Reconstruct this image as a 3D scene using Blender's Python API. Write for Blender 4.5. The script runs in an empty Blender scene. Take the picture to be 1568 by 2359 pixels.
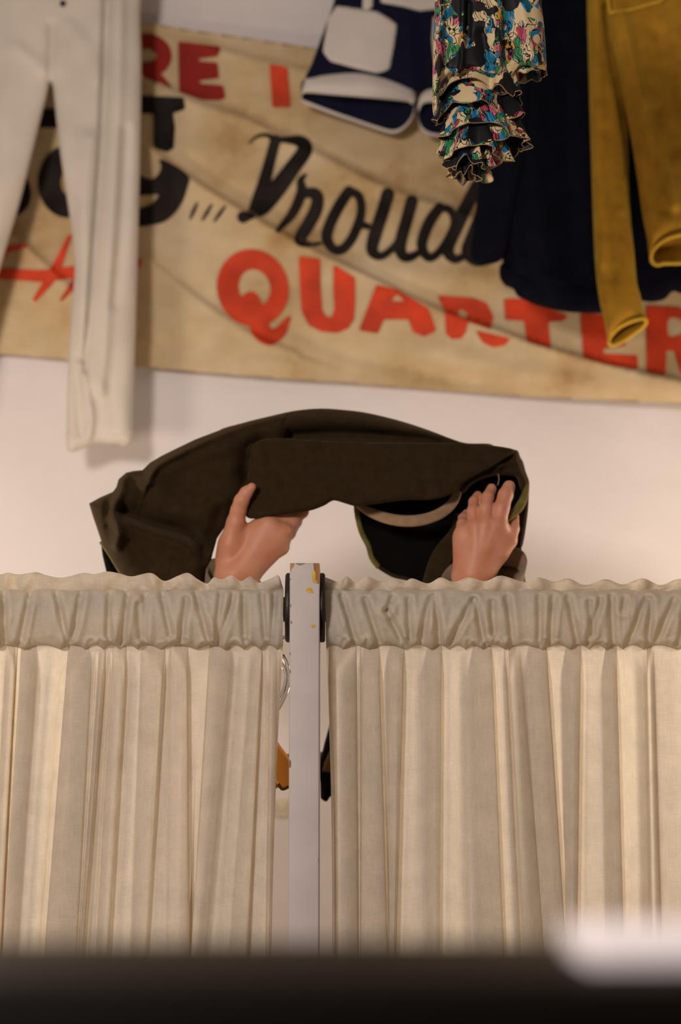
import bpy, math, random
import numpy as np
from mathutils import Matrix, Vector
random.seed(7); RNG = np.random.RandomState(7)
C = bpy.context.scene.collection
# ------------------------------------------------------------------ camera geometry
FPX = 4350.0; CAMZ = 1.30; PITCH = math.radians(10.0)
CP, SP = math.cos(PITCH), math.sin(PITCH)
def PN(px, py, Y):
    """points seen at photo pixel (px,py), standing at depth Y (metres from the camera)"""
    px = np.asarray(px, float); py = np.asarray(py, float); Y = np.asarray(Y, float)
    u = (px-784.0)/FPX; v = (1179.5-py)/FPX
    t = Y/(CP-v*SP)
    return np.stack(np.broadcast_arrays(u*t, Y+0*t, CAMZ+(SP+v*CP)*t), -1)
def P(px, py, Y): return PN(px, py, Y).reshape(3)

# ------------------------------------------------------------------ objects
def tag(o, label=None, cat=None, group=None, kind=None):
    for k, v in (('label', label), ('category', cat), ('group', group), ('kind', kind)):
        if v: o[k] = v
    return o
def thing(name, loc, label, cat, group=None):
    o = bpy.data.objects.new(name, None); C.objects.link(o)
    o.location = Vector([float(a) for a in loc]); o.empty_display_size = .05
    return tag(o, label, cat, group)
def obj(name, verts, faces, m, parent=None, smooth=True, label=None):
    me = bpy.data.meshes.new(name)
    me.from_pydata([tuple(map(float, v)) for v in verts], [], [tuple(int(i) for i in f) for f in faces])
    me.update()
    if smooth: me.polygons.foreach_set('use_smooth', [True]*len(me.polygons))
    me.materials.append(m)
    o = bpy.data.objects.new(name, me); C.objects.link(o)
    if parent is not None:
        o.parent = parent
        if parent.type == 'EMPTY': o.matrix_parent_inverse = Matrix.Translation(-parent.location)
    if label: o['label'] = label
    return o
class MB:
    def __init__(s): s.v = []; s.f = []
    def add(s, v, f):
        b = len(s.v); s.v += [tuple(a) for a in v]; s.f += [tuple(i+b for i in q) for q in f]
    def box(s, x0, x1, y0, y1, z0, z1, bev=0.0):
        if bev <= 0:
            v = [(x, y, z) for z in (z0, z1) for y in (y0, y1) for x in (x0, x1)]
            s.add(v, [(0,2,3,1),(4,5,7,6),(0,1,5,4),(2,6,7,3),(0,4,6,2),(1,3,7,5)]); return
        # rounded plan (x,y) with rounded top and bottom
        def ring(ins, z):
            pts = []
            r = bev
            for (cx, cy, a0) in ((x1-r, y1-r, 0), (x0+r, y1-r, 90), (x0+r, y0+r, 180), (x1-r, y0+r, 270)):
                for k in range(5):
                    a = math.radians(a0+k*22.5)
                    pts.append((cx+(r-ins)*math.cos(a), cy+(r-ins)*math.sin(a), z))
            return pts
        rings = []
        for k in range(5):
            a = math.radians(90-k*22.5); rings.append(ring(bev*(1-math.cos(a))*.98, z0+bev*(1-math.sin(a))))
        for k in range(5):
            a = math.radians(k*22.5); rings.append(ring(bev*(1-math.cos(a))*.98, z1-bev*(1-math.sin(a))))
        n = 20; v = [p for r in rings for p in r]
        f = [(i*n+j, i*n+(j+1) % n, (i+1)*n+(j+1) % n, (i+1)*n+j) for i in range(len(rings)-1) for j in range(n)]
        f.append(tuple(range(n))[::-1]); f.append(tuple((len(rings)-1)*n+j for j in range(n)))
        s.add(v, f)
    def tube(s, pts, rad, n=12, closed=False, cap=True, flat=1.0, up=(0, -1, 0)):
        pts = np.asarray(pts, float); m = len(pts)
        rad = np.broadcast_to(np.asarray(rad, float), (m,))
        v = []; prev = None
        for i in range(m):
            a = pts[(i-1) % m] if (closed or i > 0) else pts[i]
            b = pts[(i+1) % m] if (closed or i < m-1) else pts[i]
            t = b-a; t = t/(np.linalg.norm(t)+1e-12)
            if prev is None:
                u = np.array(up, float); u = u-t*np.dot(u, t)
                if np.linalg.norm(u) < 1e-3: u = np.array((1., 0, 0))-t*t[0]
            else: u = prev-t*np.dot(prev, t)
            u /= np.linalg.norm(u); prev = u; w = np.cross(t, u)
            for k in range(n):
                a_ = 2*math.pi*k/n
                v.append(tuple(pts[i]+rad[i]*(math.cos(a_)*u*flat+math.sin(a_)*w)))
        f = []
        for i in range(m if closed else m-1):
            for k in range(n):
                f.append((i*n+k, i*n+(k+1) % n, ((i+1) % m)*n+(k+1) % n, ((i+1) % m)*n+k))
        if cap and not closed:
            f.append(tuple(range(n))[::-1]); f.append(tuple((m-1)*n+k for k in range(n)))
        s.add(v, f)
    def build(s, name, m, parent=None, smooth=True, label=None): return obj(name, s.v, s.f, m, parent, smooth, label)

# ------------------------------------------------------------------ 2D fields in photo-pixel space
def spline(pts, n=8, closed=True):
    p = np.asarray(pts, float); m = len(p); out = []
    for i in range(m if closed else m-1):
        p0 = p[(i-1) % m] if closed or i > 0 else 2*p[0]-p[1]
        p1 = p[i]; p2 = p[(i+1) % m]
        p3 = p[(i+2) % m] if closed or i+2 < m else 2*p[-1]-p[-2]
        for k in range(n):
            t = k/n
            out.append(.5*((2*p1)+(-p0+p2)*t+(2*p0-5*p1+4*p2-p3)*t*t+(-p0+3*p1-3*p2+p3)*t**3))
    if not closed: out.append(p[-1])
    return np.array(out)
def seg_dist(ax, ay, bx, by, X, Y):
    dx, dy = bx-ax, by-ay; L = dx*dx+dy*dy+1e-9
    t = np.clip(((X-ax)*dx+(Y-ay)*dy)/L, 0, 1)
    return np.hypot(X-ax-t*dx, Y-ay-t*dy), t, (X-ax)*dy-(Y-ay)*dx
def sdf_poly(poly, X, Y):
    poly = np.asarray(poly, float); d = np.full(X.shape, 1e9); ins = np.zeros(X.shape, bool)
    for i in range(len(poly)):
        (ax, ay), (bx, by) = poly[i-1], poly[i]
        d = np.minimum(d, seg_dist(ax, ay, bx, by, X, Y)[0])
        if ay != by:
            c = ((ay > Y) != (by > Y)) & (X < (bx-ax)*(Y-ay)/(by-ay)+ax)
            ins ^= c
    return np.where(ins, d, -d)
def stroke_field(pts, X, Y):
    """pts: (x,y,r) brush stroke of changing width, positive inside"""
    f = np.full(X.shape, -1e9)
    for a, b in zip(pts[:-1], pts[1:]):
        d, t, _ = seg_dist(a[0], a[1], b[0], b[1], X, Y)
        f = np.maximum(f, a[2]+(b[2]-a[2])*t-d)
    return f
def line_dist(pts, X, Y):
    best = np.full(X.shape, 1e9); side = np.zeros(X.shape)
    for a, b in zip(pts[:-1], pts[1:]):
        d, t, s = seg_dist(a[0], a[1], b[0], b[1], X, Y)
        m = d < best; best = np.where(m, d, best); side = np.where(m, s, side)
    return best, side
class Folds:
    """relief towards the camera (m): ridges/valleys and overhanging lips along traced lines"""
    def __init__(s): s.l = []
    def ridge(s, pts, amp, w): s.l.append(('r', spline(pts, 6, False) if len(pts) > 2 else np.array(pts, float), amp, w, w)); return s
    def lip(s, pts, amp, wup, wdn): s.l.append(('l', spline(pts, 6, False) if len(pts) > 2 else np.array(pts, float), amp, wup, wdn)); return s
    def __call__(s, X, Y):
        F = np.zeros(np.shape(X))
        for k, p, amp, a, b in s.l:
            d, sd = line_dist(p, X, Y)
            if k == 'r': F = F+amp*np.exp(-(d/a)**2)
            else: F = F+amp*np.where(sd > 0, np.exp(-d/a), np.exp(-(d/b)**2))
        return F
def clip_grid(field, x0, x1, y0, y1, step, pad=None):
    """mesh of the region where field(X,Y) > 0 on a pixel grid, cut along the zero line"""
    xs = np.arange(x0, x1+step, step); ys = np.arange(y0, y1+step, step)
    X, Y = np.meshgrid(xs, ys); F = field(X, Y)
    nx = len(xs); ny = len(ys)
    px, py, fl, bd = [], [], [], []; idx = {}; faces = []
    def gv(i, j):
        k = (i, j)
        if k not in idx:
            idx[k] = len(px); px.append(xs[i]); py.append(ys[j]); fl.append(F[j, i]); bd.append(False)
        return idx[k]
    def ev(a, b):
        k = (a, b) if a < b else (b, a)
        if k not in idx:
            fa = F[a[1], a[0]]; fb = F[b[1], b[0]]; t = fa/(fa-fb)
            idx[k] = len(px); px.append(xs[a[0]]+t*(xs[b[0]]-xs[a[0]])); py.append(ys[a[1]]+t*(ys[b[1]]-ys[a[1]]))
            fl.append(0.0); bd.append(True)
        return idx[k]
    pos = F > 0
    cnt = pos[:-1, :-1].astype(int)+pos[1:, :-1]+pos[:-1, 1:]+pos[1:, 1:]
    for j, i in zip(*np.nonzero(cnt)):
        c = [(i, j), (i, j+1), (i+1, j+1), (i+1, j)]
        if cnt[j, i] == 4: faces.append(tuple(gv(*q) for q in c)); continue
        poly = []
        for q in range(4):
            a = c[q]; b = c[(q+1) % 4]
            pa = pos[a[1], a[0]]; pb = pos[b[1], b[0]]
            if pa: poly.append(gv(*a))
            if pa != pb: poly.append(ev(a, b))
        if len(poly) >= 3: faces.append(tuple(poly))
    return np.array(px), np.array(py), np.array(fl), np.array(bd, bool), faces
def bounds(poly, m=8):
    p = np.asarray(poly); return p[:, 0].min()-m, p[:, 0].max()+m, p[:, 1].min()-m, p[:, 1].max()+m
def cloth(name, outline, Y0, thick, edge, m, parent=None, fold=None, step=6, smoothn=6, backk=.7, slope=None, label=None, lump=0.0, pw=.5):
    """a soft stuffed/folded piece of cloth: traced outline, rounded front with folds, own back"""
    poly = spline(outline, smoothn) if smoothn else np.array(outline, float)
    fld = lambda X, Y: sdf_poly(poly, X, Y)
    px, py, d, bd, fc = clip_grid(fld, *bounds(poly), step)
    s = np.clip(d/edge, 0, 1); prof = (1-(1-s)**2)**pw; prof[bd] = 0
    base = Y0+(slope(px, py) if slope else 0)
    rel = fold(px, py) if fold else 0
    if lump:
        k = RNG.uniform(0, 6, 8)
        rel = rel+lump*(np.sin(px/47+k[0]+np.sin(py/61+k[1]))*np.sin(py/53+k[2]+np.sin(px/71+k[3]))+.5*np.sin(px/23+k[4]+py/41)*np.sin(py/29+k[5]))
    front = PN(px, py, base-thick*prof-rel*np.clip(d/(edge*.5), 0, 1))
    back = PN(px, py, base+thick*backk*prof+.0008)
    n = len(px); v = np.concatenate([front, back])
    bi = np.arange(n)+n; bi[bd] = np.nonzero(bd)[0]
    f = [q for q in fc]+[tuple(int(bi[i]) for i in q[::-1]) for q in fc]
    return obj(name, v, f, m, parent, True, label)

# ------------------------------------------------------------------ materials
def nodes(name):
    m = bpy.data.materials.new(name); m.use_nodes = True
    nt = m.node_tree; b = nt.nodes['Principled BSDF']; return m, nt, b
def N(nt, t, **k):
    n = nt.nodes.new(t)
    for a, v in k.items():
        if a.startswith('i_'): n.inputs[a[2:].replace('_', ' ')].default_value = v
        else: setattr(n, a, v)
    return n
def rgb(c, k=1.0): return (c[0]*k, c[1]*k, c[2]*k, 1)
def S(r, g, b):
    f = lambda c: (c/255/12.92) if c/255 <= .04045 else ((c/255+.055)/1.055)**2.4
    return (f(r), f(g), f(b))
def mat(name, col, rough=.8, var=.12, scale=20, stretch=(1, 1, 1), bump=0.0, bscale=200, bstretch=(1, 1, 1), sheen=0.0, spec=.3, metal=0.0, col2=None, bdist=.002):
    m, nt, b = nodes(name); L = nt.links.new
    tc = N(nt, 'ShaderNodeTexCoord'); mp = N(nt, 'ShaderNodeMapping'); mp.inputs['Scale'].default_value = stretch
    L(tc.outputs['Object'], mp.inputs[0])
    n1 = N(nt, 'ShaderNodeTexNoise'); n1.inputs['Scale'].default_value = scale; n1.inputs['Detail'].default_value = 4
    L(mp.outputs[0], n1.inputs[0])
    r = N(nt, 'ShaderNodeValToRGB'); r.color_ramp.elements[0].position = .3; r.color_ramp.elements[1].position = .7
    c2 = col2 or tuple(c*(1-var*2) for c in col)
    r.color_ramp.elements[0].color = rgb(c2); r.color_ramp.elements[1].color = rgb(col, 1+var*.5)
    L(n1.outputs[0], r.inputs[0]); L(r.outputs[0], b.inputs['Base Color'])
    b.inputs['Roughness'].default_value = rough; b.inputs['Metallic'].default_value = metal
    b.inputs['Specular IOR Level'].default_value = spec
    b.inputs['Sheen Weight'].default_value = sheen; b.inputs['Sheen Roughness'].default_value = .45
    b.inputs['Sheen Tint'].default_value = rgb(tuple(min(1, c*6+.05) for c in col))
    if bump:
        mp2 = N(nt, 'ShaderNodeMapping'); mp2.inputs['Scale'].default_value = bstretch
        L(tc.outputs['Object'], mp2.inputs[0])
        n2 = N(nt, 'ShaderNodeTexNoise'); n2.inputs['Scale'].default_value = bscale; n2.inputs['Detail'].default_value = 3
        L(mp2.outputs[0], n2.inputs[0])
        bp = N(nt, 'ShaderNodeBump'); bp.inputs['Strength'].default_value = bump; bp.inputs['Distance'].default_value = bdist
        L(n2.outputs[0], bp.inputs['Height']); L(bp.outputs[0], b.inputs['Normal'])
    return m
def linen(name, col, tcol, trans):
    """thin woven cloth that lets light through"""
    m, nt, b = nodes(name); L = nt.links.new
    out = nt.nodes['Material Output']; nt.nodes.remove(b)
    tc = N(nt, 'ShaderNodeTexCoord')
    def noise(sx, sy, sz, sc, det=2):
        mp = N(nt, 'ShaderNodeMapping'); mp.inputs['Scale'].default_value = (sx, sy, sz); L(tc.outputs['Object'], mp.inputs[0])
        n = N(nt, 'ShaderNodeTexNoise'); n.inputs['Scale'].default_value = sc; n.inputs['Detail'].default_value = det; L(mp.outputs[0], n.inputs[0]); return n
    h = noise(.05, .3, 1, 1100); v = noise(1, .3, .05, 900); big = noise(1, 1, 1, 30)
    add = N(nt, 'ShaderNodeMath', operation='ADD'); L(h.outputs[0], add.inputs[0]); L(v.outputs[0], add.inputs[1])
    mr = N(nt, 'ShaderNodeMapRange'); mr.inputs[1].default_value = .7; mr.inputs[2].default_value = 1.3; mr.inputs[3].default_value = .91; mr.inputs[4].default_value = 1.07
    L(add.outputs[0], mr.inputs[0])
    mrb = N(nt, 'ShaderNodeMapRange'); mrb.inputs[1].default_value = .3; mrb.inputs[2].default_value = .7; mrb.inputs[3].default_value = .94; mrb.inputs[4].default_value = 1.05
    L(big.outputs[0], mrb.inputs[0])
    mm = N(nt, 'ShaderNodeMath', operation='MULTIPLY'); L(mr.outputs[0], mm.inputs[0]); L(mrb.outputs[0], mm.inputs[1])
    def tint(c):
        x = N(nt, 'ShaderNodeMix', data_type='RGBA', blend_type='MULTIPLY'); x.inputs[0].default_value = 1
        x.inputs[6].default_value = rgb(c); L(mm.outputs[0], x.inputs[7]); return x.outputs[2]
    bp = N(nt, 'ShaderNodeBump'); bp.inputs['Strength'].default_value = .35; bp.inputs['Distance'].default_value = .0008; L(add.outputs[0], bp.inputs['Height'])
    d = N(nt, 'ShaderNodeBsdfDiffuse'); L(tint(col), d.inputs[0]); L(bp.outputs[0], d.inputs['Normal'])
    t = N(nt, 'ShaderNodeBsdfTranslucent'); L(tint(tcol), t.inputs[0])
    mx = N(nt, 'ShaderNodeMixShader'); mx.inputs[0].default_value = trans
    L(d.outputs[0], mx.inputs[1]); L(t.outputs[0], mx.inputs[2]); L(mx.outputs[0], out.inputs[0])
    return m
def skin_mat():
    m = mat('skin', S(194, 139, 112), .5, .05, 28, spec=.35, bump=.12, bscale=350, col2=S(186, 122, 94), bdist=.001)
    b = m.node_tree.nodes['Principled BSDF']
    b.inputs['Subsurface Weight'].default_value = .25; b.inputs['Subsurface Radius'].default_value = (.012, .004, .002); b.inputs['Subsurface Scale'].default_value = .5
    return m
def plaster_mat():
    m, nt, b = nodes('painted_plaster'); L = nt.links.new
    tc = N(nt, 'ShaderNodeTexCoord')
    n1 = N(nt, 'ShaderNodeTexNoise'); n1.inputs['Scale'].default_value = 3; n1.inputs['Detail'].default_value = 5; L(tc.outputs['Object'], n1.inputs[0])
    r = N(nt, 'ShaderNodeValToRGB'); r.color_ramp.elements[0].position = .3; r.color_ramp.elements[1].position = .7
    r.color_ramp.elements[0].color = rgb((.64, .595, .585)); r.color_ramp.elements[1].color = rgb((.70, .65, .64))
    L(n1.outputs[0], r.inputs[0]); L(r.outputs[0], b.inputs['Base Color']); b.inputs['Roughness'].default_value = .75
    n2 = N(nt, 'ShaderNodeTexNoise'); n2.inputs['Scale'].default_value = 14; n2.inputs['Detail'].default_value = 6; L(tc.outputs['Object'], n2.inputs[0])
    bp = N(nt, 'ShaderNodeBump'); bp.inputs['Strength'].default_value = .25; bp.inputs['Distance'].default_value = .02; L(n2.outputs[0], bp.inputs['Height']); L(bp.outputs[0], b.inputs['Normal'])
    return m
def canvas_mat():
    m, nt, b = nodes('aged_canvas'); L = nt.links.new
    tc = N(nt, 'ShaderNodeTexCoord')
    n1 = N(nt, 'ShaderNodeTexNoise'); n1.inputs['Scale'].default_value = 4.5; n1.inputs['Detail'].default_value = 6; n1.inputs['Roughness'].default_value = .6; L(tc.outputs['Object'], n1.inputs[0])
    r = N(nt, 'ShaderNodeValToRGB'); e = r.color_ramp.elements
    e[0].position = .3; e[0].color = rgb(S(160, 124, 76)); e[1].position = .72; e[1].color = rgb(S(205, 187, 156))
    x = e.new(.46); x.color = rgb(S(190, 165, 126))
    L(n1.outputs[0], r.inputs[0])
    mp = N(nt, 'ShaderNodeMapping'); mp.inputs['Scale'].default_value = (1, 1, 2.2); L(tc.outputs['Object'], mp.inputs[0])
    n2 = N(nt, 'ShaderNodeTexNoise'); n2.inputs['Scale'].default_value = 9; n2.inputs['Detail'].default_value = 5; L(mp.outputs[0], n2.inputs[0])
    mr = N(nt, 'ShaderNodeMapRange'); mr.inputs[1].default_value = .3; mr.inputs[2].default_value = .7; mr.inputs[3].default_value = .90; mr.inputs[4].default_value = 1.06; L(n2.outputs[0], mr.inputs[0])
    mx = N(nt, 'ShaderNodeMix', data_type='RGBA', blend_type='MULTIPLY'); mx.inputs[0].default_value = 1
    L(r.outputs[0], mx.inputs[6]); L(mr.outputs[0], mx.inputs[7]); L(mx.outputs[2], b.inputs['Base Color'])
    b.inputs['Roughness'].default_value = .9; b.inputs['Specular IOR Level'].default_value = .1
    return m
def floral_mat():
    m, nt, b = nodes('floral_print'); L = nt.links.new
    tc = N(nt, 'ShaderNodeTexCoord')
    wn = N(nt, 'ShaderNodeTexNoise'); wn.inputs['Scale'].default_value = 22; wn.inputs['Detail'].default_value = 2; L(tc.outputs['Object'], wn.inputs[0])
    va = N(nt, 'ShaderNodeVectorMath', operation='MULTIPLY_ADD'); va.inputs[1].default_value = (.05, .05, .05)
    L(wn.outputs['Color'], va.inputs[0]); L(tc.outputs['Object'], va.inputs[2])
    mpw = N(nt, 'ShaderNodeMapping'); mpw.inputs['Rotation'].default_value = (.2, .5, .1); mpw.inputs['Scale'].default_value = (1.25, 1, .55); L(va.outputs[0], mpw.inputs[0])
    W_ = mpw.outputs[0]
    def ramp(src, stops, const=True):
        r = N(nt, 'ShaderNodeValToRGB'); r.color_ramp.interpolation = 'CONSTANT' if const else 'LINEAR'
        e = r.color_ramp.elements
        while len(e) < len(stops): e.new(.5)
        for q, (p_, c_) in zip(e, stops): q.position = p_; q.color = rgb(c_)
        L(src, r.inputs[0]); return r
    def mix(fac, a, c):
        x = N(nt, 'ShaderNodeMix', data_type='RGBA'); L(fac, x.inputs[0])
        if hasattr(a, 'links'): L(a, x.inputs[6])
        else: x.inputs[6].default_value = rgb(a)
        if hasattr(c, 'links'): L(c, x.inputs[7])
        else: x.inputs[7].default_value = rgb(c)
        return x.outputs[2]
    def step(src, th, less=False):
        n = N(nt, 'ShaderNodeMath', operation='LESS_THAN' if less else 'GREATER_THAN'); L(src, n.inputs[0]); n.inputs[1].default_value = th; return n.outputs[0]
    # petals and leaves: coloured cells
    v1 = N(nt, 'ShaderNodeTexVoronoi'); v1.inputs['Scale'].default_value = 66; L(W_, v1.inputs['Vector'])
    sep = N(nt, 'ShaderNodeSeparateColor'); L(v1.outputs['Color'], sep.inputs[0])
    pal = ramp(sep.outputs[0], [(0, S(26, 122, 170)), (.26, S(50, 130, 82)), (.46, S(196, 96, 122)), (.58, S(206, 184, 142)), (.7, S(24, 108, 130)), (.82, S(190, 140, 60)), (.9, S(170, 62, 78))])
    cream = S(206, 184, 142)
    fl = step(v1.outputs['Distance'], .60, True)
    zone = N(nt, 'ShaderNodeTexNoise'); zone.inputs['Scale'].default_value = 30; zone.inputs['Detail'].default_value = 1; L(tc.outputs['Object'], zone.inputs[0])
    z2 = step(zone.outputs[0], .40)
    both = N(nt, 'ShaderNodeMath', operation='MULTIPLY'); L(fl, both.inputs[0]); L(z2, both.inputs[1])
    col = mix(both.outputs[0], cream, pal.outputs[0])
    # black outlines
    v2 = N(nt, 'ShaderNodeTexVoronoi', feature='DISTANCE_TO_EDGE'); v2.inputs['Scale'].default_value = 66; L(W_, v2.inputs['Vector'])
    ln = step(v2.outputs['Distance'], .035, True)
    lz = N(nt, 'ShaderNodeMath', operation='MULTIPLY'); L(ln, lz.inputs[0]); L(z2, lz.inputs[1])
    col = mix(lz.outputs[0], col, (.006, .006, .008))
    wv = N(nt, 'ShaderNodeTexWave'); wv.inputs['Scale'].default_value = 60; wv.inputs['Distortion'].default_value = 9; wv.inputs['Detail'].default_value = 1; wv.inputs['Detail Scale'].default_value = 1.2; L(W_, wv.inputs[0])
    wl = step(wv.outputs['Fac'], .13, True)
    wz = N(nt, 'ShaderNodeMath', operation='MULTIPLY'); L(wl, wz.inputs[0]); L(both.outputs[0], wz.inputs[1])
    col = mix(wz.outputs[0], col, (.006, .006, .008))
    # big black blotches of the ground
    bn = N(nt, 'ShaderNodeTexNoise'); bn.inputs['Scale'].default_value = 17; bn.inputs['Detail'].default_value = 3; bn.inputs['Roughness'].default_value = .45
    off = N(nt, 'ShaderNodeVectorMath', operation='ADD'); off.inputs[1].default_value = (7.3, 2.2, 5.4); L(tc.outputs['Object'], off.inputs[0]); L(off.outputs[0], bn.inputs[0])
    col = mix(step(bn.outputs[0], .505), col, (.007, .007, .009))
    L(col, b.inputs['Base Color']); b.inputs['Roughness'].default_value = .55; b.inputs['Specular IOR Level'].default_value = .25
    return m

M = dict(
    plaster=plaster_mat(), canvas=canvas_mat(), floral=floral_mat(), skin=skin_mat(),
    linen=linen('curtain_linen', (.65, .612, .552), (.94, .835, .66), .50),
    red=mat('red_sign_paint', S(206, 62, 26), .7, .18, 14, bump=0), shade_red=mat('shaded_red_sign_paint', S(140, 20, 10), .7, .12, 14),  # second red: same paint darkened, shade of the top letters put into its colour
    black=mat('black_sign_paint', (.010, .008, .008), .85, .25, 14, col2=(.026, .021, .019), spec=.06),
    white_denim=mat('white_cotton', (.62, .56, .49), .9, .05, 9, bump=.2, bscale=500, sheen=.1),
    navy=mat('navy_wool', (.0045, .005, .010), .95, .15, 30, bump=.2, bscale=400, sheen=.03, spec=.05),
    navy_cotton=mat('navy_cotton', (.006, .007, .022), .9, .1, 30, spec=.1),
    offwhite=mat('off_white_cotton', (.58, .53, .49), .9, .04, 14),
    mustard=mat('mustard_knit', (.36, .185, .018), .9, .12, 30, bump=.25, bscale=600, sheen=.25, spec=.1),
    mustard_trim=mat('mustard_trim', (.50, .30, .03), .85, .1, 30, sheen=.3, spec=.1),
    olive=mat('dark_olive_wool', (.030, .0185, .0078), .95, .12, 60, bump=.35, bscale=700, sheen=.30, spec=.08),
    olive_lit=mat('lit_olive_wool', (.13, .105, .032), .95, .14, 60, bump=.25, bscale=700, sheen=.2, spec=.08),  # paler copy of the olive wool, lit look put into the colour
    lining=mat('near_black_cloth', (.004, .0035, .003), .9, .1, 20, spec=.05),  # near-black puts the jacket's inner shade into the colour; plain dark on the gilet
    band=mat('tan_twill_band', (.30, .185, .105), .85, .1, 60, bump=.2, bscale=700),
    knit=mat('taupe_knit', (.23, .165, .11), .95, .15, 40, bump=.5, bscale=420, bstretch=(1, 1, .3), sheen=.2, spec=.1),
    knit_brown=mat('brown_sleeve_wool', (.10, .055, .025), .95, .15, 40, sheen=.1, spec=.1),
    hair=mat('dark_brown_hair', (.03, .017, .01), .5, .2, 60), trous=mat('charcoal_cloth', (.02, .02, .022), .9),
    post=mat('white_gloss_paint', (.50, .44, .42), .5, .04, 16, bump=.08, bscale=60, spec=.25),
    wood=mat('bare_orange_wood', (.42, .19, .055), .7, .3, 30, (1, 1, .08)), ochre=mat('old_ochre_paint', (.62, .38, .05), .6, .15, 120),
    greyp=mat('grey_undercoat', (.30, .28, .20), .7, .3, 120),
    iron=mat('dark_bronze_iron', (.028, .021, .018), .45, .25, 160, bump=.3, bscale=500, spec=.4, metal=.3),
    chrome=mat('polished_chrome', (.75, .75, .76), .12, .02, 10, metal=1.0),
    hangerw=mat('varnished_orange_wood', (.80, .33, .030), .4, .15, 24, (1, 1, .1)),
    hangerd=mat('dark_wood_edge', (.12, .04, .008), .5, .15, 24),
    ledge=mat('dark_stained_wood', (.007, .0045, .003), .9, .3, 12, (.2, 1, 1), spec=.03),
    floral_edge=mat('pale_hem_thread', S(176, 148, 104), .8, .3, 60),
    gloss=mat('glossy_dark_wood', (.0045, .0026, .0015), .5, .3, 12, (.2, 1, 1), spec=.07),
    card=mat('white_card', (.86, .80, .83), .6, .02, 10),
    ivory=mat('ivory_plastic', (.66, .60, .44), .4, .02, 10), floor=mat('wooden_floor', (.16, .10, .06), .5, .3, 6, (.15, 1, 1)),
    ceil=mat('ceiling_paint', (.55, .50, .46), .9, .03, 3),
)
# ------------------------------------------------------------------ setting
YW = 4.30
def struct(name, x0, x1, y0, y1, z0, z1, m):
    b = MB(); b.box(x0, x1, y0, y1, z0, z1); return tag(b.build(name, m, None, False), kind='structure')
struct('floor', -4, 4, -3.5, 4.6, -.1, 0, M['floor'])
struct('wall_back', -4, 4, YW, YW+.15, 0, 4.2, M['plaster'])
struct('wall_left', -4.1, -4, -3.5, YW+.15, 0, 4.2, M['plaster'])
struct('wall_right', 4, 4.1, -3.5, YW+.15, 0, 4.2, M['plaster'])
struct('ceiling', -4.1, 4.1, -3.5, YW+.15, 4.2, 4.3, M['ceil'])

# ------------------------------------------------------------------ banner
bf = Folds()
bf.lip([(200,215),(330,330),(420,400),(520,465),(600,512),(680,556),(750,592),(900,664),(1000,712),(1130,757),(1240,797),(1400,842),(1568,880),(1720,905)][::-1], .030, 80, 7)
bf.lip([(380,205),(440,235),(560,275),(640,315),(720,352),(900,440),(1060,492),(1200,540)][::-1], .016, 70, 9)
bf.lip([(450,100),(560,132),(700,165),(850,205)][::-1], .010, 45, 9)
bf.lip([(250,540),(340,600),(440,680),(520,735),(600,785),(680,815)][::-1], .012, 60, 8)
bf.ridge([(640,740),(760,800),(900,838),(1100,880)], -.007, 22)
bf.lip([(30,540),(90,600),(180,680),(300,760)][::-1], .012, 60, 10)
bf.ridge([(860,610),(980,640),(1120,650)], .010, 35)
bf.ridge([(1000,810),(1250,868),(1568,905)], .010, 30)
bf.ridge([(560,300),(800,420),(1000,520)], -.006, 40)
bf.ridge([(330,470),(480,580),(640,660)], -.006, 40)
bf.ridge([(450,350),(600,430)], .007, 30)
YB = YW-.030
ban_poly = spline([(-140,-10),(100,18),(325,50),(430,68),(520,80),(600,92),(700,107),(1000,150),(1300,192),(1568,232),(1740,255),(1745,500),(1740,800),(1735,945),(1568,931),(1300,918),(1100,905),(800,882),(560,865),(320,845),(155,829),(0,815),(-140,806),(-145,400)], 5)
def ban_Y(px, py): return YB-np.maximum(1.45*bf(px, py), -.014)-.004*np.sin(px/130+py/90)
def on_banner(name, field, box, m, parent, step=4, lift=.0035, label=None):
    px, py, d, bd, fc = clip_grid(field, *box, step)
    return obj(name, PN(px, py, ban_Y(px, py)-lift), fc, m, parent, True, label)
banner = thing('banner', P(700, 870, YB), 'long aged canvas banner hand-painted with red and black letters, hung on the white wall', 'banner')
px, py, d, bd, fc = clip_grid(lambda X, Y: sdf_poly(ban_poly, X, Y), -150, 1750, -40, 960, 7)
nv = len(px); fr = PN(px, py, ban_Y(px, py)); bk = PN(px, py, ban_Y(px, py)+.0012)
bi = np.arange(nv)+nv; bi[bd] = np.nonzero(bd)[0]
obj('canvas', np.concatenate([fr, bk]), fc+[tuple(int(bi[i]) for i in q[::-1]) for q in fc], M['canvas'], banner)
def letter(shapes, m, lab, cut=()):
    pts = [q for s in shapes for q in s[1]]
    xs = [q[0] for q in pts]; ys = [q[1] for q in pts]; mg = 30
    def fld(X, Y):
        f = np.full(X.shape, -1e9)
        for kind, p in shapes:
            if kind == 's': f = np.maximum(f, stroke_field([tuple(q) for q in p], X, Y))
            else: f = np.maximum(f, sdf_poly(p, X, Y)+2.0)
        for c in cut: f = np.minimum(f, -(sdf_poly(c, X, Y)))
        return f
    return on_banner('painted_letter', fld, (min(xs)-mg, max(xs)+mg, min(ys)-mg, max(ys)+mg), m, banner, label=lab)
def sm(pts, n=5):
    return [tuple(q) for q in spline(pts, n, False)]
R_, D_, K_ = M['red'], M['shade_red'], M['black']
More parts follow.
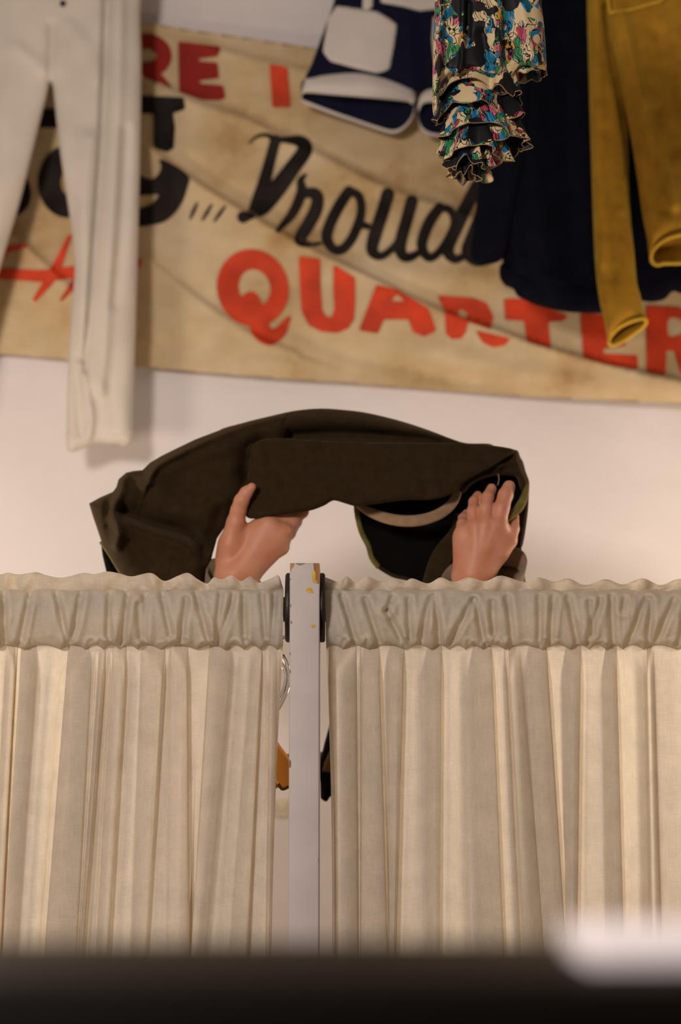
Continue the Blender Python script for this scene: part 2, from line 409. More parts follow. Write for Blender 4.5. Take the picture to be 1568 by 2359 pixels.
letter([('s', sm([(310,97,17),(345,95,17),(370,108,17),(378,130,17),(366,152,17),(340,158,15),(310,160,14)])), ('s', [(310,95,16),(308,205,15)]), ('s', [(345,166,15),(370,182,9),(393,200,2)])], D_, 'red capital R with shade put into its colour')
letter([('p', [(412,97),(506,109),(500,128),(455,133),(456,143),(499,146),(502,178),(456,184),(458,194),(512,199),(517,224),(507,229),(464,228),(414,210)])], D_, 'red capital E with shade put into its colour')
letter([('p', [(622,148),(660,157),(667,245),(629,245)])], R_, 'red upright stroke of a letter')
letter([('p', [(240,218),(323,222),(421,226),(424,250),(396,259),(401,292),(398,340),(384,348),(356,340),(356,259),(323,259),(240,252)])], K_, 'black capital T')
letter([('p', [(60,250),(100,253),(124,253),(150,256),(150,292),(92,292),(60,290)])], K_, 'black stroke between the trouser legs')
letter([('s', sm([(180,360,20),(140,365,26),(115,405,26),(120,450,26),(150,475,26),(200,470,20)]))], K_, 'black round letter behind the trouser legs')
letter([('s', sm([(20,405,22),(44,430,24),(44,462,24),(20,485,20)]))], K_, 'black curved letter at the left trouser leg')
letter([('p', spline([(372,368),(430,403),(428,435),(415,470),(390,500),(360,514),(300,520),(280,500),(300,484),(330,480),(354,468),(367,447),(340,447),(300,448),(285,430),(300,408),(322,406),(345,416),(364,405),(373,385)], 4))], K_, 'black lower-case g')
for a, b in (((437,505),(454,467)), ((465,508),(488,470)), ((492,511),(519,474))):
    letter([('s', [(a[0], a[1], 2.2), ((a[0]+b[0])/2, (a[1]+b[1])/2, 4.2), (b[0], b[1], 2.2)])], K_, 'short black tick stroke')
letter([('s', sm([(573,330,2),(590,315,3.5),(612,311,4.5),(634,320,8)])), ('s', sm([(634,322,12),(620,375,13),(606,428,15),(594,465,16),(580,490,10)])),
        ('s', sm([(628,322,6),(660,322,8),(692,326,14),(702,345,17),(672,388,18),(640,432,20),(605,478,17),(583,492,8)])), ('s', [(560,500,14), (576,497,9)])], K_, 'black script capital letter with a flourish')
letter([('s', sm([(704,402,3),(692,416,8),(694,443,12),(674,490,11),(640,530,6)])), ('s', sm([(694,445,11),(728,447,13),(728,480,15),(708,520,15),(690,552,13),(714,563,6),(738,560,4)]))], K_, 'black script r')
letter([('s', sm([(803,440,12),(783,470,13),(763,508,13),(752,545,13),(765,572,11),(786,575,11),(808,552,11),(825,515,11),(832,482,10),(826,452,10),(805,440,10)])), ('s', [(824,515,9), (846,521,8)])], K_, 'black script o')
letter([('s', sm([(893,447,15),(880,490,15),(862,545,15),(857,578,13),(876,590,9),(900,575,8),(924,545,7)])), ('s', sm([(948,463,14),(938,500,14),(922,560,14),(926,588,12),(945,592,10),(970,578,7)]))], K_, 'black script u')
letter([('s', sm([(1012,478,12),(988,512,13),(971,562,12),(984,592,10),(1005,586,9),(1030,552,9),(1046,512,9),(1036,484,9),(1012,478,9)])), ('s', sm([(1098,428,15),(1076,470,15),(1052,520,15),(1031,573,14),(1046,597,10),(1072,588,8)]))], K_, 'black script d')
letter([('s', sm([(1130,440,16),(1112,490,17),(1090,545,17),(1076,580,14),(1094,602,11),(1122,600,10),(1155,586,7)]))], K_, 'black script l beside the dark coat')
ang = np.linspace(0, 2*math.pi, 29)
letter([('s', [(584+60*math.cos(a)+4*math.sin(a), 663+66*math.sin(a), 23-2*math.cos(a)) for a in ang]), ('s', sm([(560,692,9),(580,686,14),(590,725,20),(600,758,22),(618,776,19),(643,766,14),(659,742,8),(668,728,2)]))], R_, 'red capital Q with a curled tail')
letter([('p', [(690,592),(692,660),(697,718),(712,748),(740,762),(775,765),(800,755),(813,735),(816,690),(815,640),(770,612),(769,665),(772,712),(765,732),(751,732),(740,715),(736,660),(735,598)])], R_, 'red capital U')
letter([('p', [(868,658),(829,760),(869,766),(882,734),(942,734),(953,764),(976,773),(1002,761),(985,712),(913,668)])], R_, 'red capital A', cut=[[(899,694),(913,678),(934,695)]])
letter([('p', [(1010,683),(1090,688),(1120,700),(1134,730),(1128,756),(1100,747),(1076,738),(1070,765),(1060,778),(1040,779),(1029,768),(1026,716)]), ('p', [(1099,764),(1172,781),(1160,794),(1135,798),(1112,787)])], R_, 'first red capital R of the word', cut=[spline([(1058,712),(1076,722),(1072,733),(1056,726)], 3)])
letter([('p', [(1162,690),(1215,690),(1267,714),(1305,728),(1295,738),(1260,740),(1267,800),(1214,785),(1209,737),(1165,735)])], R_, 'red capital T')
letter([('p', [(1339,722),(1440,733),(1440,770),(1395,770),(1395,780),(1438,780),(1438,795),(1387,802),(1388,817),(1466,820),(1467,850),(1400,838),(1345,823)])], R_, 'red capital E below the mustard cuff')
letter([('p', [(1489,706),(1560,710),(1600,725),(1618,750),(1605,785),(1575,800),(1600,860),(1570,862),(1553,806),(1533,806),(1530,862),(1491,856)])], R_, 'last red capital R', cut=[spline([(1540,733),(1570,738),(1580,755),(1565,772),(1540,775)], 3)])
letter([('s', sm([(-30,628,12),(0,630,12),(64,634,13),(107,635,14),(180,624,13),(230,615,11)])), ('s', [(160,545,5),(135,605,10),(112,648,11),(80,690,5)]), ('s', [(60,566,4),(16,574,7),(-10,600,8)]), ('s', [(140,692,3),(166,660,8),(200,600,9)]), ('s', [(318,612,6),(321,600,5)])], R_, 'red script letter with crossing strokes')

# ------------------------------------------------------------------ clothes rails above the frame
rails = []
for nm, pyr, Yr, lab in (('clothes_rail', -175, 4.06, 'wooden clothes rail carrying the white trousers and shorts'), ('clothes_rail', -190, 3.0, 'wooden clothes rail carrying the floral garment')):
    z = P(784, pyr, Yr)[2]
    r = thing(nm, (0, Yr, z), lab, 'rail'); b = MB(); xa, xb = (-1.6, 1.6) if Yr > 3.5 else (.10, .46); b.tube([(xa, Yr, z), (xb, Yr, z)], .016 if Yr > 3.5 else .008, 16); b.build('pole', M['wood'], r)
    for x in (xa+.05, xb-.05):
        b = MB(); b.tube([(x, Yr, z), (x, Yr, 4.2)], .006, 8); b.build('hanging_rod', M['iron'], r)
def loop(parent, px, py0, py1, Y, m):
    b = MB(); a = P(px-10, py0, Y); c = P(px+10, py0, Y); t = P(px, py1, Y)
    b.tube([a, t+np.array((-.004, 0, 0)), t+np.array((.004, 0, 0)), c], .003, 8); return b.build('hanging_loop', m, parent)

# ------------------------------------------------------------------ white trousers
YT = 4.14
tr = thing('trousers', P(120, 1030, YT), 'white cotton trousers hanging in front of the banner', 'trousers')
tf = Folds()
tf.ridge([(248,-90),(243,100),(236,300),(226,450),(214,620),(203,760),(195,850)], -.022, 9)
tf.ridge([(275,-60),(272,200),(262,420),(250,640),(240,800),(232,900)], .015, 15)
tf.ridge([(290,300),(280,520),(262,700)], -.010, 13)
tf.ridge([(205,320),(192,480),(190,620),(196,760),(212,880)], .012, 18)
tf.ridge([(185,840),(200,900),(210,960),(205,1010)], .014, 9)
tf.ridge([(178,820),(180,930),(186,1000)], -.010, 9)
tf.ridge([(250,880),(262,960),(268,1015)], -.003, 14)
tf.ridge([(118,60),(117,130),(118,190)], -.012, 10)
tf.ridge([(40,-80),(30,120),(10,330),(-20,560)], .010, 30)
tf.ridge([(160,60),(200,110),(225,180)], .006, 18)
tf.ridge([(118,185),(90,150),(40,110)], .006, 16)
tro = [(-150,-150),(60,-150),(335,-150),(332,-60),(323,40),(326,130),(324,300),(320,480),(316,640),(311,800),(306,950),(301,1022),(262,1024),(228,1022),(205,1028),(182,1037),(165,1041),(154,1030),(154,940),(158,820),(166,700),(172,620),(166,540),(156,470),(141,370),(130,280),(122,205),(116,190),(108,225),(98,262),(76,350),(45,470),(15,570),(-20,690),(-60,840),(-90,1000),(-180,1010),(-200,700),(-195,300),(-165,0)]
cloth('trouser_body', tro, YT, .034, 46, M['white_denim'], tr, tf, 5, 5, lump=.002)
hemf = Folds().ridge([(205,985),(207,1005),(205,1028)], .008, 8).ridge([(186,985),(183,1030)], -.004, 7)
cloth('hem', [(154,990),(180,992),(206,988),(240,986),(303,984),(301,1021),(262,1024),(228,1022),(205,1028),(182,1037),(165,1041),(154,1030)], YT-.0012, .0345, 46, M['white_denim'], tr, hemf, 3, 4)
b = MB(); q = P(145, 9, YT-.035); b.tube([q+np.array((0, .004, 0)), q+np.array((0, -.004, 0))], .007, 14); b.build('button', M['iron'], tr, label='small dark button at the fly')
cloth('waistband', [(-150,-205),(60,-200),(335,-205),(337,-150),(60,-145),(-152,-150)], YT-.006, .036, 30, M['white_denim'], tr, None, 8, 0)

# ------------------------------------------------------------------ navy shorts
YS = 4.17
sh = thing('shorts', P(850, 300, YS), 'navy shorts with big white patch pockets and turned-up white cuffs', 'shorts')
sfo = Folds().ridge([(940,60),(945,150),(950,200)], .006, 20).ridge([(760,40),(735,110),(715,160)], .004, 16)
cloth('shorts_body', [(790,-150),(1150,-150),(1200,-20),(1230,120),(1215,190),(1090,200),(1000,205),(958,212),(900,195),(830,182),(760,178),(704,184),(716,150),(742,80),(772,-10)], YS, .030, 40, M['navy_cotton'], sh, sfo, 6, 4)
cloth('patch_pocket', [(775,13),(800,16),(868,26),(892,40),(915,56),(908,105),(898,158),(884,165),(868,169),(820,158),(762,142),(752,132),(743,118),(750,75),(757,40)], YS-.030, .004, 10, M['offwhite'], sh, None, 4, 0, label='white patch pocket')
cloth('patch_pocket', [(998,38),(1100,20),(1140,60),(1130,150),(1060,165),(1000,150),(994,90)], YS-.030, .004, 10, M['offwhite'], sh, None, 4, 0, label='white patch pocket half behind the floral garment')
cloth('waistband', [(876,-40),(900,-160),(1130,-160),(1130,20),(1000,22),(968,26),(930,16),(876,6)], YS-.033, .004, 10, M['offwhite'], sh, None, 5, 0, label='white waist panel')
cloth('belt_loop', [(838,-60),(862,-60),(858,16),(848,24),(834,20)], YS-.034, .004, 8, M['offwhite'], sh, None, 4, 0)
def cuff_ring(name, outer_top, inner, outer_bot, Yf, Yb, m, parent, label=None):
    """turned-up leg cuff: front band, opening, far rim (all traced left to right)"""
    n = 40
    def rs(p):
        p = spline(p, 10, False); s = np.r_[0, np.cumsum(np.hypot(*np.diff(p, axis=0).T))]; t = np.linspace(0, s[-1], n)
        return np.interp(t, s, p[:, 0]), np.interp(t, s, p[:, 1])
    (ax, ay), (bx, by), (cx, cy) = rs(outer_top), rs(inner), rs(outer_bot)
    bulge = np.sin(np.linspace(0, math.pi, n))
    r = [PN(ax, ay, Yf+.012-.020*bulge), PN(ax*.6+bx*.4, ay*.6+by*.4, Yf-.002-.026*bulge), PN(bx, by, Yf-.002-.024*bulge), PN(bx, by+2, Yf+.008-.022*bulge)]
    v = np.concatenate(r); f = [(k*n+i, k*n+i+1, (k+1)*n+i+1, (k+1)*n+i) for k in range(3) for i in range(n-1)]
    o = obj(name, v, f, m, parent, True, label)
    # far rim seen from below, and the dark inside between
    w = 8
    r2 = [PN(cx, cy-w, Yb+.030*bulge-.015), PN(cx, cy, Yb+.034*bulge-.015), PN(cx, cy-w*.4, Yb+.040*bulge-.012)]
    v2 = np.concatenate(r2); f2 = [(k*n+i, k*n+i+1, (k+1)*n+i+1, (k+1)*n+i) for k in range(2) for i in range(n-1)]
    obj('far_rim', v2, f2, m, o)
    r3 = [PN(bx, by-30, Yf+.010-.016*bulge), PN(bx, by+1, Yf+.009-.021*bulge), PN((bx+cx)/2, (by+cy)/2-18, (Yf+Yb)/2+.03*bulge), PN(cx, cy-w+1, Yb+.031*bulge-.015)]
    r3 = [r3[0], r3[2], r3[3]]
    v3 = np.concatenate(r3); f3 = [(k*n+i, k*n+i+1, (k+1)*n+i+1, (k+1)*n+i) for k in range(2) for i in range(n-1)]
    obj('leg_inside', v3, f3, M['navy_cotton'], o, label='dark navy inside of the leg')
    return o
cuff_ring('cuff', [(693,222),(700,192),(712,178),(770,171),(828,167),(880,176),(925,190),(950,202),(957,226)], [(693,226),(698,214),(712,212),(760,216),(822,221),(880,226),(935,232),(946,236),(950,240)], [(693,226),(700,238),(760,262),(818,282),(865,298),(905,308),(932,296),(950,270),(956,232)], YS-.012, YS+.03, M['offwhite'], sh, 'white turned-up cuff')
cuff_ring('cuff', [(962,248),(966,225),(978,210),(1000,204),(1060,206),(1120,205),(1180,205),(1220,215),(1230,240)], [(964,258),(972,240),(990,234),(1040,236),(1080,240),(1120,238),(1180,236),(1210,240),(1222,250)], [(962,258),(966,290),(980,308),(1005,316),(1060,318),(1110,312),(1160,300),(1210,280),(1228,250)], YS-.012, YS+.03, M['offwhite'], sh, 'white cuff half behind the floral garment')

# ------------------------------------------------------------------ navy coat
YN = 4.05
nc = thing('coat', P(1300, 715, YN), 'very dark navy wool garment with a curved hem, hanging behind the mustard jacket', 'coat')
nf = Folds().ridge([(1230,60),(1225,300),(1235,560),(1270,690)], .012, 26).ridge([(1300,0),(1310,400),(1330,700)], -.010, 24).ridge([(1160,610),(1200,600),(1250,640),(1330,650)], .008, 16).ridge([(1180,560),(1190,600),(1180,640)], .008, 14)
cloth('coat_body', [(1160,-160),(1260,-170),(1420,-175),(1520,-165),(1525,-40),(1535,60),(1560,110),(1640,180),(1680,400),(1690,640),(1620,690),(1568,676),(1548,672),(1530,690),(1500,696),(1470,694),(1440,712),(1370,720),(1300,717),(1240,704),(1212,692),(1190,680),(1182,665),(1163,657),(1152,640),(1150,618),(1158,602),(1150,560),(1140,300),(1150,100)], YN, .034, 40, M['navy'], nc, nf, 6, 4, lump=.003)
cloth('coat_sleeve', [(1160,-120),(1215,-120),(1225,100),(1215,300),(1175,520),(1160,590),(1140,606),(1112,610),(1090,602),(1083,585),(1090,520),(1102,430),(1115,300),(1130,100)], YN-.04, .030, 32, M['navy'], nc, Folds().ridge([(1150,100),(1130,350),(1115,560)], .008, 16), 6, 4)
cloth('hem', [(1158,606),(1200,622),(1260,650),(1370,660),(1440,655),(1440,712),(1370,721),(1300,718),(1240,705),(1212,693),(1190,681),(1182,666),(1163,658),(1151,640),(1150,618)], YN-.012, .032, 24, M['navy'], nc, None, 5, 4)

# ------------------------------------------------------------------ mustard jacket
YM = 3.93
mj = thing('jacket', P(1440, 790, YM), 'mustard yellow knit jacket with two hanging ribbed cuffs', 'jacket')
mf = Folds().ridge([(1396,20),(1406,120),(1426,240),(1440,330),(1443,400)], -.020, 9).ridge([(1390,300),(1395,500),(1410,640)], -.006, 12).ridge([(1372,0),(1378,300),(1385,600)], .010, 18).ridge([(1410,180),(1428,330),(1440,480)], .008, 14)
mj2 = Folds().ridge([(1436,40),(1462,150),(1495,270),(1535,400),(1555,470)], .022, 12).ridge([(1520,80),(1545,220),(1568,330)], -.012, 26).ridge([(1418,60),(1432,180),(1452,300),(1470,420)], .006, 14).ridge([(1500,260),(1515,380),(1530,480)], -.008, 18)
cloth('sleeve', [(1352,-20),(1356,-140),(1430,-140),(1440,60),(1446,250),(1448,420),(1452,500),(1460,580),(1466,650),(1474,680),(1482,715),(1487,734),(1474,735),(1450,742),(1426,755),(1408,774),(1401,790),(1392,740),(1380,690),(1370,600),(1364,450),(1358,250),(1354,100)], YM, .030, 30, M['mustard'], mj, mf, 4, 4, lump=.0015, label='long mustard sleeve hanging straight down')
cloth('sleeve', [(1400,-130),(1600,-130),(1620,120),(1640,400),(1640,545),(1615,541),(1580,540),(1545,547),(1520,560),(1505,578),(1499,597),(1494,585),(1490,550),(1480,500),(1470,430),(1455,330),(1436,230),(1420,140),(1405,60)], YM-.035, .032, 34, M['mustard'], mj, mj2, 4, 4, lump=.0015, label='mustard sleeve swinging to the right')
cloth('jacket_body', [(1360,-60),(1370,-170),(1500,-180),(1530,-60),(1536,30),(1560,75),(1600,110),(1660,140),(1660,-160),(1580,-190),(1480,-195),(1380,-190),(1352,-100)], YM+.01, .02, 20, M['mustard'], mj, None, 6, 0)
def px_tube(name, pts, Y, r, m, parent, closed=False, flat=1.0, label=None, n=10):
    b = MB(); Yy = np.asarray(Y, float)
    q = spline(np.c_[np.array(pts, float), np.broadcast_to(Yy, (len(pts),))], 6, closed)
    b.tube(PN(q[:, 0], q[:, 1], q[:, 2]), r, n, closed, True, flat); return b.build(name, m, parent, True, label)
px_tube('pocket_edge', [(1400,-20),(1404,24),(1420,27),(1460,20),(1500,8),(1524,0),(1545,-30)], YM-.072, .0036, M['mustard_trim'], mj)
def knit_cuff(rim, Yc, dY, depth_vec, parent, ribs):
    rim = np.array(rim, float); q = spline(rim, 8); n = len(q)
    cx, cy = q.mean(0); ph = np.arctan2(q[:, 1]-cy, q[:, 0]-cx)
    nrm = np.array(depth_vec[:2])
    Yr = Yc-dY*((q[:, 1]-cy)*-1/ max(1, np.ptp(q[:, 1])/2))
    b = MB(); b.tube(PN(q[:, 0], q[:, 1], Yr), .0042, 8, True); o = b.build('cuff', M['mustard_trim'], parent, label='bright mustard cuff rim')
    rings = []
    for k in range(6):
        t = k/5; sc = 1-.10*t
        rr = 1+.05*np.cos(ribs*ph)
        rings.append(PN(cx+(q[:, 0]-cx)*sc*rr+nrm[0]*t, cy+(q[:, 1]-cy)*sc*rr+nrm[1]*t, Yr+depth_vec[2]*t))
    v = np.concatenate(rings); f = [(k*n+i, k*n+(i+1) % n, (k+1)*n+(i+1) % n, (k+1)*n+i) for k in range(5) for i in range(n)]
    f.append(tuple(5*n+i for i in range(n)))
    obj('ribbing', v, f, M['mustard'], o)
    return o
knit_cuff([(1402,790),(1406,775),(1425,755),(1450,742),(1475,735),(1487,737),(1484,750),(1462,768),(1435,786),(1412,796)], YM-.012, .018, (-10, -26, .02), mj, 14)
knit_cuff([(1500,600),(1502,580),(1520,560),(1545,547),(1580,540),(1615,545),(1625,570),(1610,598),(1568,606),(1530,607),(1512,610)], YM-.048, .018, (-4, -30, .03), mj, 26)

# ------------------------------------------------------------------ floral garment (in focus)
YF = 3.0
fg = thing('blouse', P(1100, 405, YF), 'ruffled blouse sleeve in a black, cream, blue, green and pink floral print', 'blouse')
ff = Folds().ridge([(1018,-60),(1014,80),(1010,200),(1004,300)], .010, 6).ridge([(1032,-60),(1030,60),(1022,180),(1014,260)], -.008, 6).ridge([(1066,-60),(1066,40),(1064,130),(1058,170)], .012, 5).ridge([(1078,10),(1077,100)], -.010, 8).ridge([(1150,-20),(1150,80),(1146,180)], .012, 8).ridge([(1162,60),(1165,150),(1172,190)], -.016, 10).ridge([(1110,80),(1120,130),(1142,190)], -.012, 14).ridge([(1200,0),(1215,80),(1230,140)], .008, 14)
cloth('sleeve', [(1000,-160),(1260,-160),(1254,-40),(1247,4),(1252,50),(1257,120),(1257,160),(1240,158),(1212,152),(1188,160),(1176,178),(1172,196),(1160,192),(1150,178),(1142,190),(1134,176),(1112,172),(1086,166),(1070,172),(1056,178),(1040,172),(1024,180),(1012,196),(1012,224),(1010,252),(1003,268),(997,262),(995,230),(996,160),(999,60),(1002,-40)], YF-.046, .026, 26, M['floral'], fg, ff, 3, 4)
def ruffle(cx, yt, yb, rt, rb, rz, waves, amp, ph, hem, hemk, hph, Yc, rows=14, skew=0, n=170):
    th = np.linspace(0, 2*math.pi, n, endpoint=False); rings = []
    for k in range(rows):
        s = k/(rows-1); r = rt+(rb-rt)*s**.8
        w = 1+amp*s*np.cos(waves*th+ph+.6*np.sin(2*th))+amp*.7*s*np.cos((waves*2+1)*th+ph*2+.8*np.sin(3*th+ph))+.05*s*np.sin(13*th+5*np.sin(th*2+ph))
        Yy = Yc+rz*(r/rb)*np.sin(th)*(1+amp*1.6*s*np.sin(waves*th+ph))
        pxx = cx+skew*s+r*np.cos(th)*w
        pyy = yt+(yb-yt)*s+s*s*hem*(np.cos(hemk*th+hph)+.5*np.sin((hemk*2+1)*th+ph)+.3*np.sin(7*th+hph*3))-(Yc-Yy)*480
        rings.append(PN(pxx, pyy, Yy))
    v = np.concatenate(rings)
    f = [(k*n+i, k*n+(i+1) % n, (k+1)*n+(i+1) % n, (k+1)*n+i) for k in range(rows-1) for i in range(n)]
    o = obj('ruffle', v, f, M['floral'], fg)
    b = MB(); b.tube(rings[-1], .0008, 5, True); b.build('hem_edge', M['floral_edge'], o, label='thin pale hem edge')
    return o
ruffle(1216, 20, 176, 30, 38, .040, 2, .08, .4, 8, 1, 2.6, YF-.012)
ruffle(1158, 120, 218, 16, 34, .032, 3, .16, .3, 10, 2, 2.0, YF-.035)
ruffle(1100, 120, 226, 56, 92, .056, 3, .09, 1.2, 15, 2, .6, YF+.0)
ruffle(1103, 150, 274, 46, 103, .060, 4, .10, 2.2, 14, 3, 2.4, YF+.004)
ruffle(1110, 200, 322, 44, 98, .058, 5, .10, .2, 13, 2, .2, YF+.002)
ruffle(1150, 250, 334, 26, 58, .040, 5, .14, 1.4, 9, 2, 4.0, YF-.004)
ruffle(1092, 260, 366, 36, 74, .050, 6, .14, 1.0, 12, 3, 1.3, YF-.000)
ruffle(1080, 300, 392, 24, 50, .040, 7, .18, 2.0, 9, 4, 3.3, YF-.002)
ruffle(1072, 330, 406, 14, 28, .026, 5, .20, .5, 7, 3, .4, YF-.004)

# ------------------------------------------------------------------ curtains
YC = 3.0
def chaikin(A, k=2):
    for _ in range(k):
        Q = A[:, :-1]*.75+A[:, 1:]*.25; R = A[:, :-1]*.25+A[:, 1:]*.75
        B = np.empty((A.shape[0], Q.shape[1]*2, A.shape[2])); B[:, 0::2] = Q; B[:, 1::2] = R
        A = np.concatenate([A[:, :1], B, A[:, -1:]], 1)
    return A
def drop_mesh(name, x0, x1, pleats, ybot_ref, m, parent, seed):
    rows = np.r_[np.linspace(1476, 1540, 9), np.linspace(1555, 2359, 44), np.linspace(2420, 4180, 12)]
    t = np.clip((rows-1500)/(ybot_ref-1500), -.05, 1.4); R = len(rows); rng = np.random.RandomState(seed)
    ctl = []                                   # each column: (x(t), depth(t))
    open_ = np.clip((rows-1484)/80, 0.12, 1)
    def add(xa, xb, dep): ctl.append(np.stack([xa+(xb-xa)*t, dep*open_], -1))
    e0 = x0(t); e1 = x1(t)
    D = .010
    cur = None
    ctl.append(np.stack([e0, 0*t+.004], -1)); ctl.append(np.stack([e0+6, 0*t-.002], -1))
    lastb = (float(x0(np.array(0.))), float(x0(np.array(1.))))
    for (a, b_, a2, b2, dr) in pleats:
        ga, ga2 = a-lastb[0], a2-lastb[1]
        for f_ in (.3, .55, .8):
            if ga > 22 and ga2 > 14: add(lastb[0]+ga*f_, lastb[1]+ga2*f_, rng.uniform(-.004, .004)+(-.004 if f_ == .55 else .001))
        w = min(6, (b_-a)*.2)
        if dr > 0:
            add(a-w, a2-w, -.3*D); add(a, a2, -.8*D); add((a+b_)/2, (a2+b2)/2, -1.5*D); add(b_-w, b2-w, -1.3*D); add(b_, b2, -.9*D); add(b_, b2, -.2*D)
            add(b_-w, b2-w, 0.1*D); add((a+b_)/2, (a2+b2)/2, .3*D); add(a+w, a2+w, .2*D); add(a, a2, .8*D); add(a+w, a2+w, 1.3*D); add((a+b_)/2, (a2+b2)/2, 1.3*D); add(b_, b2, D); add(b_+w*2, b2+w*2, .4*D)
        else:
            add(a-w*2, a2-w*2, .4*D); add(a, a2, D); add((a+b_)/2, (a2+b2)/2, 1.3*D); add(b_-w, b2-w, 1.3*D); add(b_, b2, .8*D); add(b_-w, b2-w, .2*D)
            add((a+b_)/2, (a2+b2)/2, .3*D); add(a+w, a2+w, .1*D); add(a, a2, -.2*D); add(a, a2, -.9*D); add(a+w, a2+w, -1.3*D); add((a+b_)/2, (a2+b2)/2, -1.5*D); add(b_, b2, -.8*D); add(b_+w, b2+w, -.3*D)
        lastb = (b_, b2)
    ctl.append(np.stack([e1-6, 0*t-.002], -1)); ctl.append(np.stack([e1, 0*t+.004], -1))
    A = chaikin(np.stack(ctl, 1), 2)
    X = A[:, :, 0]; Dp = A[:, :, 1]
    ph = rng.uniform(0, 6, 4)
    Dp = Dp-.006*open_[:, None]*np.sin(X/61+ph[0]+.25*np.sin(rows/300)[:, None])-.0025*open_[:, None]*np.sin(X/23+ph[1])
    V = np.empty(X.shape+(3,))
    base = rows.searchsorted(2359)
    for i, r in enumerate(rows):
        V[i] = PN(X[i], r, YC+Dp[i])
        if i > base: V[i, :, 0] = V[base, :, 0]
    V[:, :, 2] = np.maximum(V[:, :, 2], .06)
    n = X.shape[1]
    f = [(i*n+j, (i+1)*n+j, (i+1)*n+j+1, i*n+j+1) for i in range(R-1) for j in range(n-1)]
    return obj(name, V.reshape(-1, 3), f, m, parent)
def pocket_mesh(xa, xb, valleys, m, parent, seed, top, endl, endr):
    rng = np.random.RandomState(seed)
    nx = int((xb-xa)/3); s = np.linspace(0, 1, 44); py = 1360+132*s
    el = endl(s); er = endr(s)
    U = np.linspace(0, 1, nx); X = el[:, None]+(er-el)[:, None]*U; Y = py[:, None]+0*X
    k_ = rng.uniform(0, 6, 4)
    sb = np.abs(np.sin(X[0]/17+1.3*np.sin(X[0]/53+k_[0])+k_[1])); st = np.abs(np.sin(X[0]/21+1.2*np.sin(X[0]/61+k_[2])+k_[3]))
    Y = Y+(s[:, None]**5)*(5-11*sb)-((1-s[:, None])**6)*(5*st-2)
    W_ = np.zeros(X.shape)
    for (a, b_) in valleys:
        d, sd = line_dist([a, b_], X, Y)
        W_ += -.0095*np.exp(-(d/7)**2)+.0060*np.exp(-((d-14)/9)**2)
    for k in range(int((xb-xa)/26)):
        x = rng.uniform(xa, xb); x2 = x+rng.uniform(-26, 26); y0 = rng.uniform(1365, 1420); y1 = rng.uniform(1430, 1490)
        d, sd = line_dist([(x, y0), (x2, y1)], X, Y); W_ += rng.uniform(.0015, .0035)*np.exp(-(d/rng.uniform(4, 9))**2)
    for k in range(int((xb-xa)/36)):                     # puckers at the lower seam
        x = rng.uniform(xa, xb); w = rng.uniform(9, 20); h = rng.uniform(8, 20)
        arc = [(x-w, 1488), (x-w*.4, 1488-h), (x+w*.4, 1488-h*.9), (x+w, 1489)]
        d, sd = line_dist(spline(arc, 4, False), X, Y); W_ += .0042*np.exp(-(d/4.0)**2)
    prof = np.sin(math.pi*np.clip(s, 0, 1))**.55
    Yf = YC-.004-.022*prof[:, None]-W_*np.clip(np.minimum(s, 1-s)*9+.25, 0, 1)[:, None]
    Yf = np.where((s[:, None] > .12) & (s[:, None] < .75), np.minimum(Yf, YC-.0140), Yf)
    front = PN(X, Y, Yf); back = PN(X, Y, YC+.004+.024*prof[:, None]+0*X)
    n = nx; R = len(s)
    f = [(i*n+j, (i+1)*n+j, (i+1)*n+j+1, i*n+j+1) for i in range(R-1) for j in range(n-1)]
    obj('rod_pocket', front.reshape(-1, 3), f, m, parent)
    obj('rod_pocket', back.reshape(-1, 3), [q[::-1] for q in f], m, parent)
    # frilled heading above the rod: two layers meeting at the wavy top edge
    tx = np.array([q[0] for q in top]); ty = np.array([q[1] for q in top], float)
    tp = spline(np.c_[tx, ty], 8, False)
    Xt = np.linspace(tx[0], tx[-1], nx); Yt = np.interp(Xt, tp[:, 0], tp[:, 1])
    low = np.convolve(np.pad(Yt, 40, mode='edge'), np.ones(81)/81, 'valid')
    dev = np.clip((low-Yt)/10, -1.6, 1.6)
    Xb = X[0]; h = np.linspace(0, 1, 12); rowsf = []; rowsb = []
    for q in h:
        Xq = Xb+(Xt-Xb)*q; Yq = 1364+(Yt-1364)*q
        sc = 6*np.abs(np.sin(Xq/19+.5*np.sin(Xq/37)))*(1-q)
        Yd = YC-.005*math.sin(math.pi*min(1, q*1.2)*.8)-.012*dev*q**.7-.006*np.sin(Xq/10.5+3*np.sin(Xq/60))*q*(1-q)*3
        rowsf.append(PN(Xq, Yq-sc, Yd-.002*(1-q)-.0006)); rowsb.append(PN(Xq, Yq, Yd+.0035*(1-q*q)+.0006))
    v = np.concatenate([np.concatenate(rowsf), np.concatenate(rowsb[::-1])]); R2 = 24
    f = [(i*n+j, i*n+j+1, (i+1)*n+j+1, (i+1)*n+j) for i in range(R2-1) for j in range(n-1)]
    obj('heading_frill', v, f, m, parent)
zl = lambda x, y: (x*.4337, 1280+.4337*y)
zr = lambda x, y: (720+x*.5408, 1280+.5408*y)
topL = [(-330,1325),(-250,1318),(-180,1328),(-110,1320),(-50,1325)]+[zl(*q) for q in ((0,100),(40,90),(100,100),(190,87),(240,102),(330,117),(440,92),(500,98),(570,84),(640,96),(700,110),(800,92),(860,130),(892,131),(950,105),(1000,92),(1050,125),(1100,148),(1135,115),(1180,125),(1230,103),(1280,135),(1330,110),(1375,142),(1440,120),(1478,104))]+[(649,1345)]
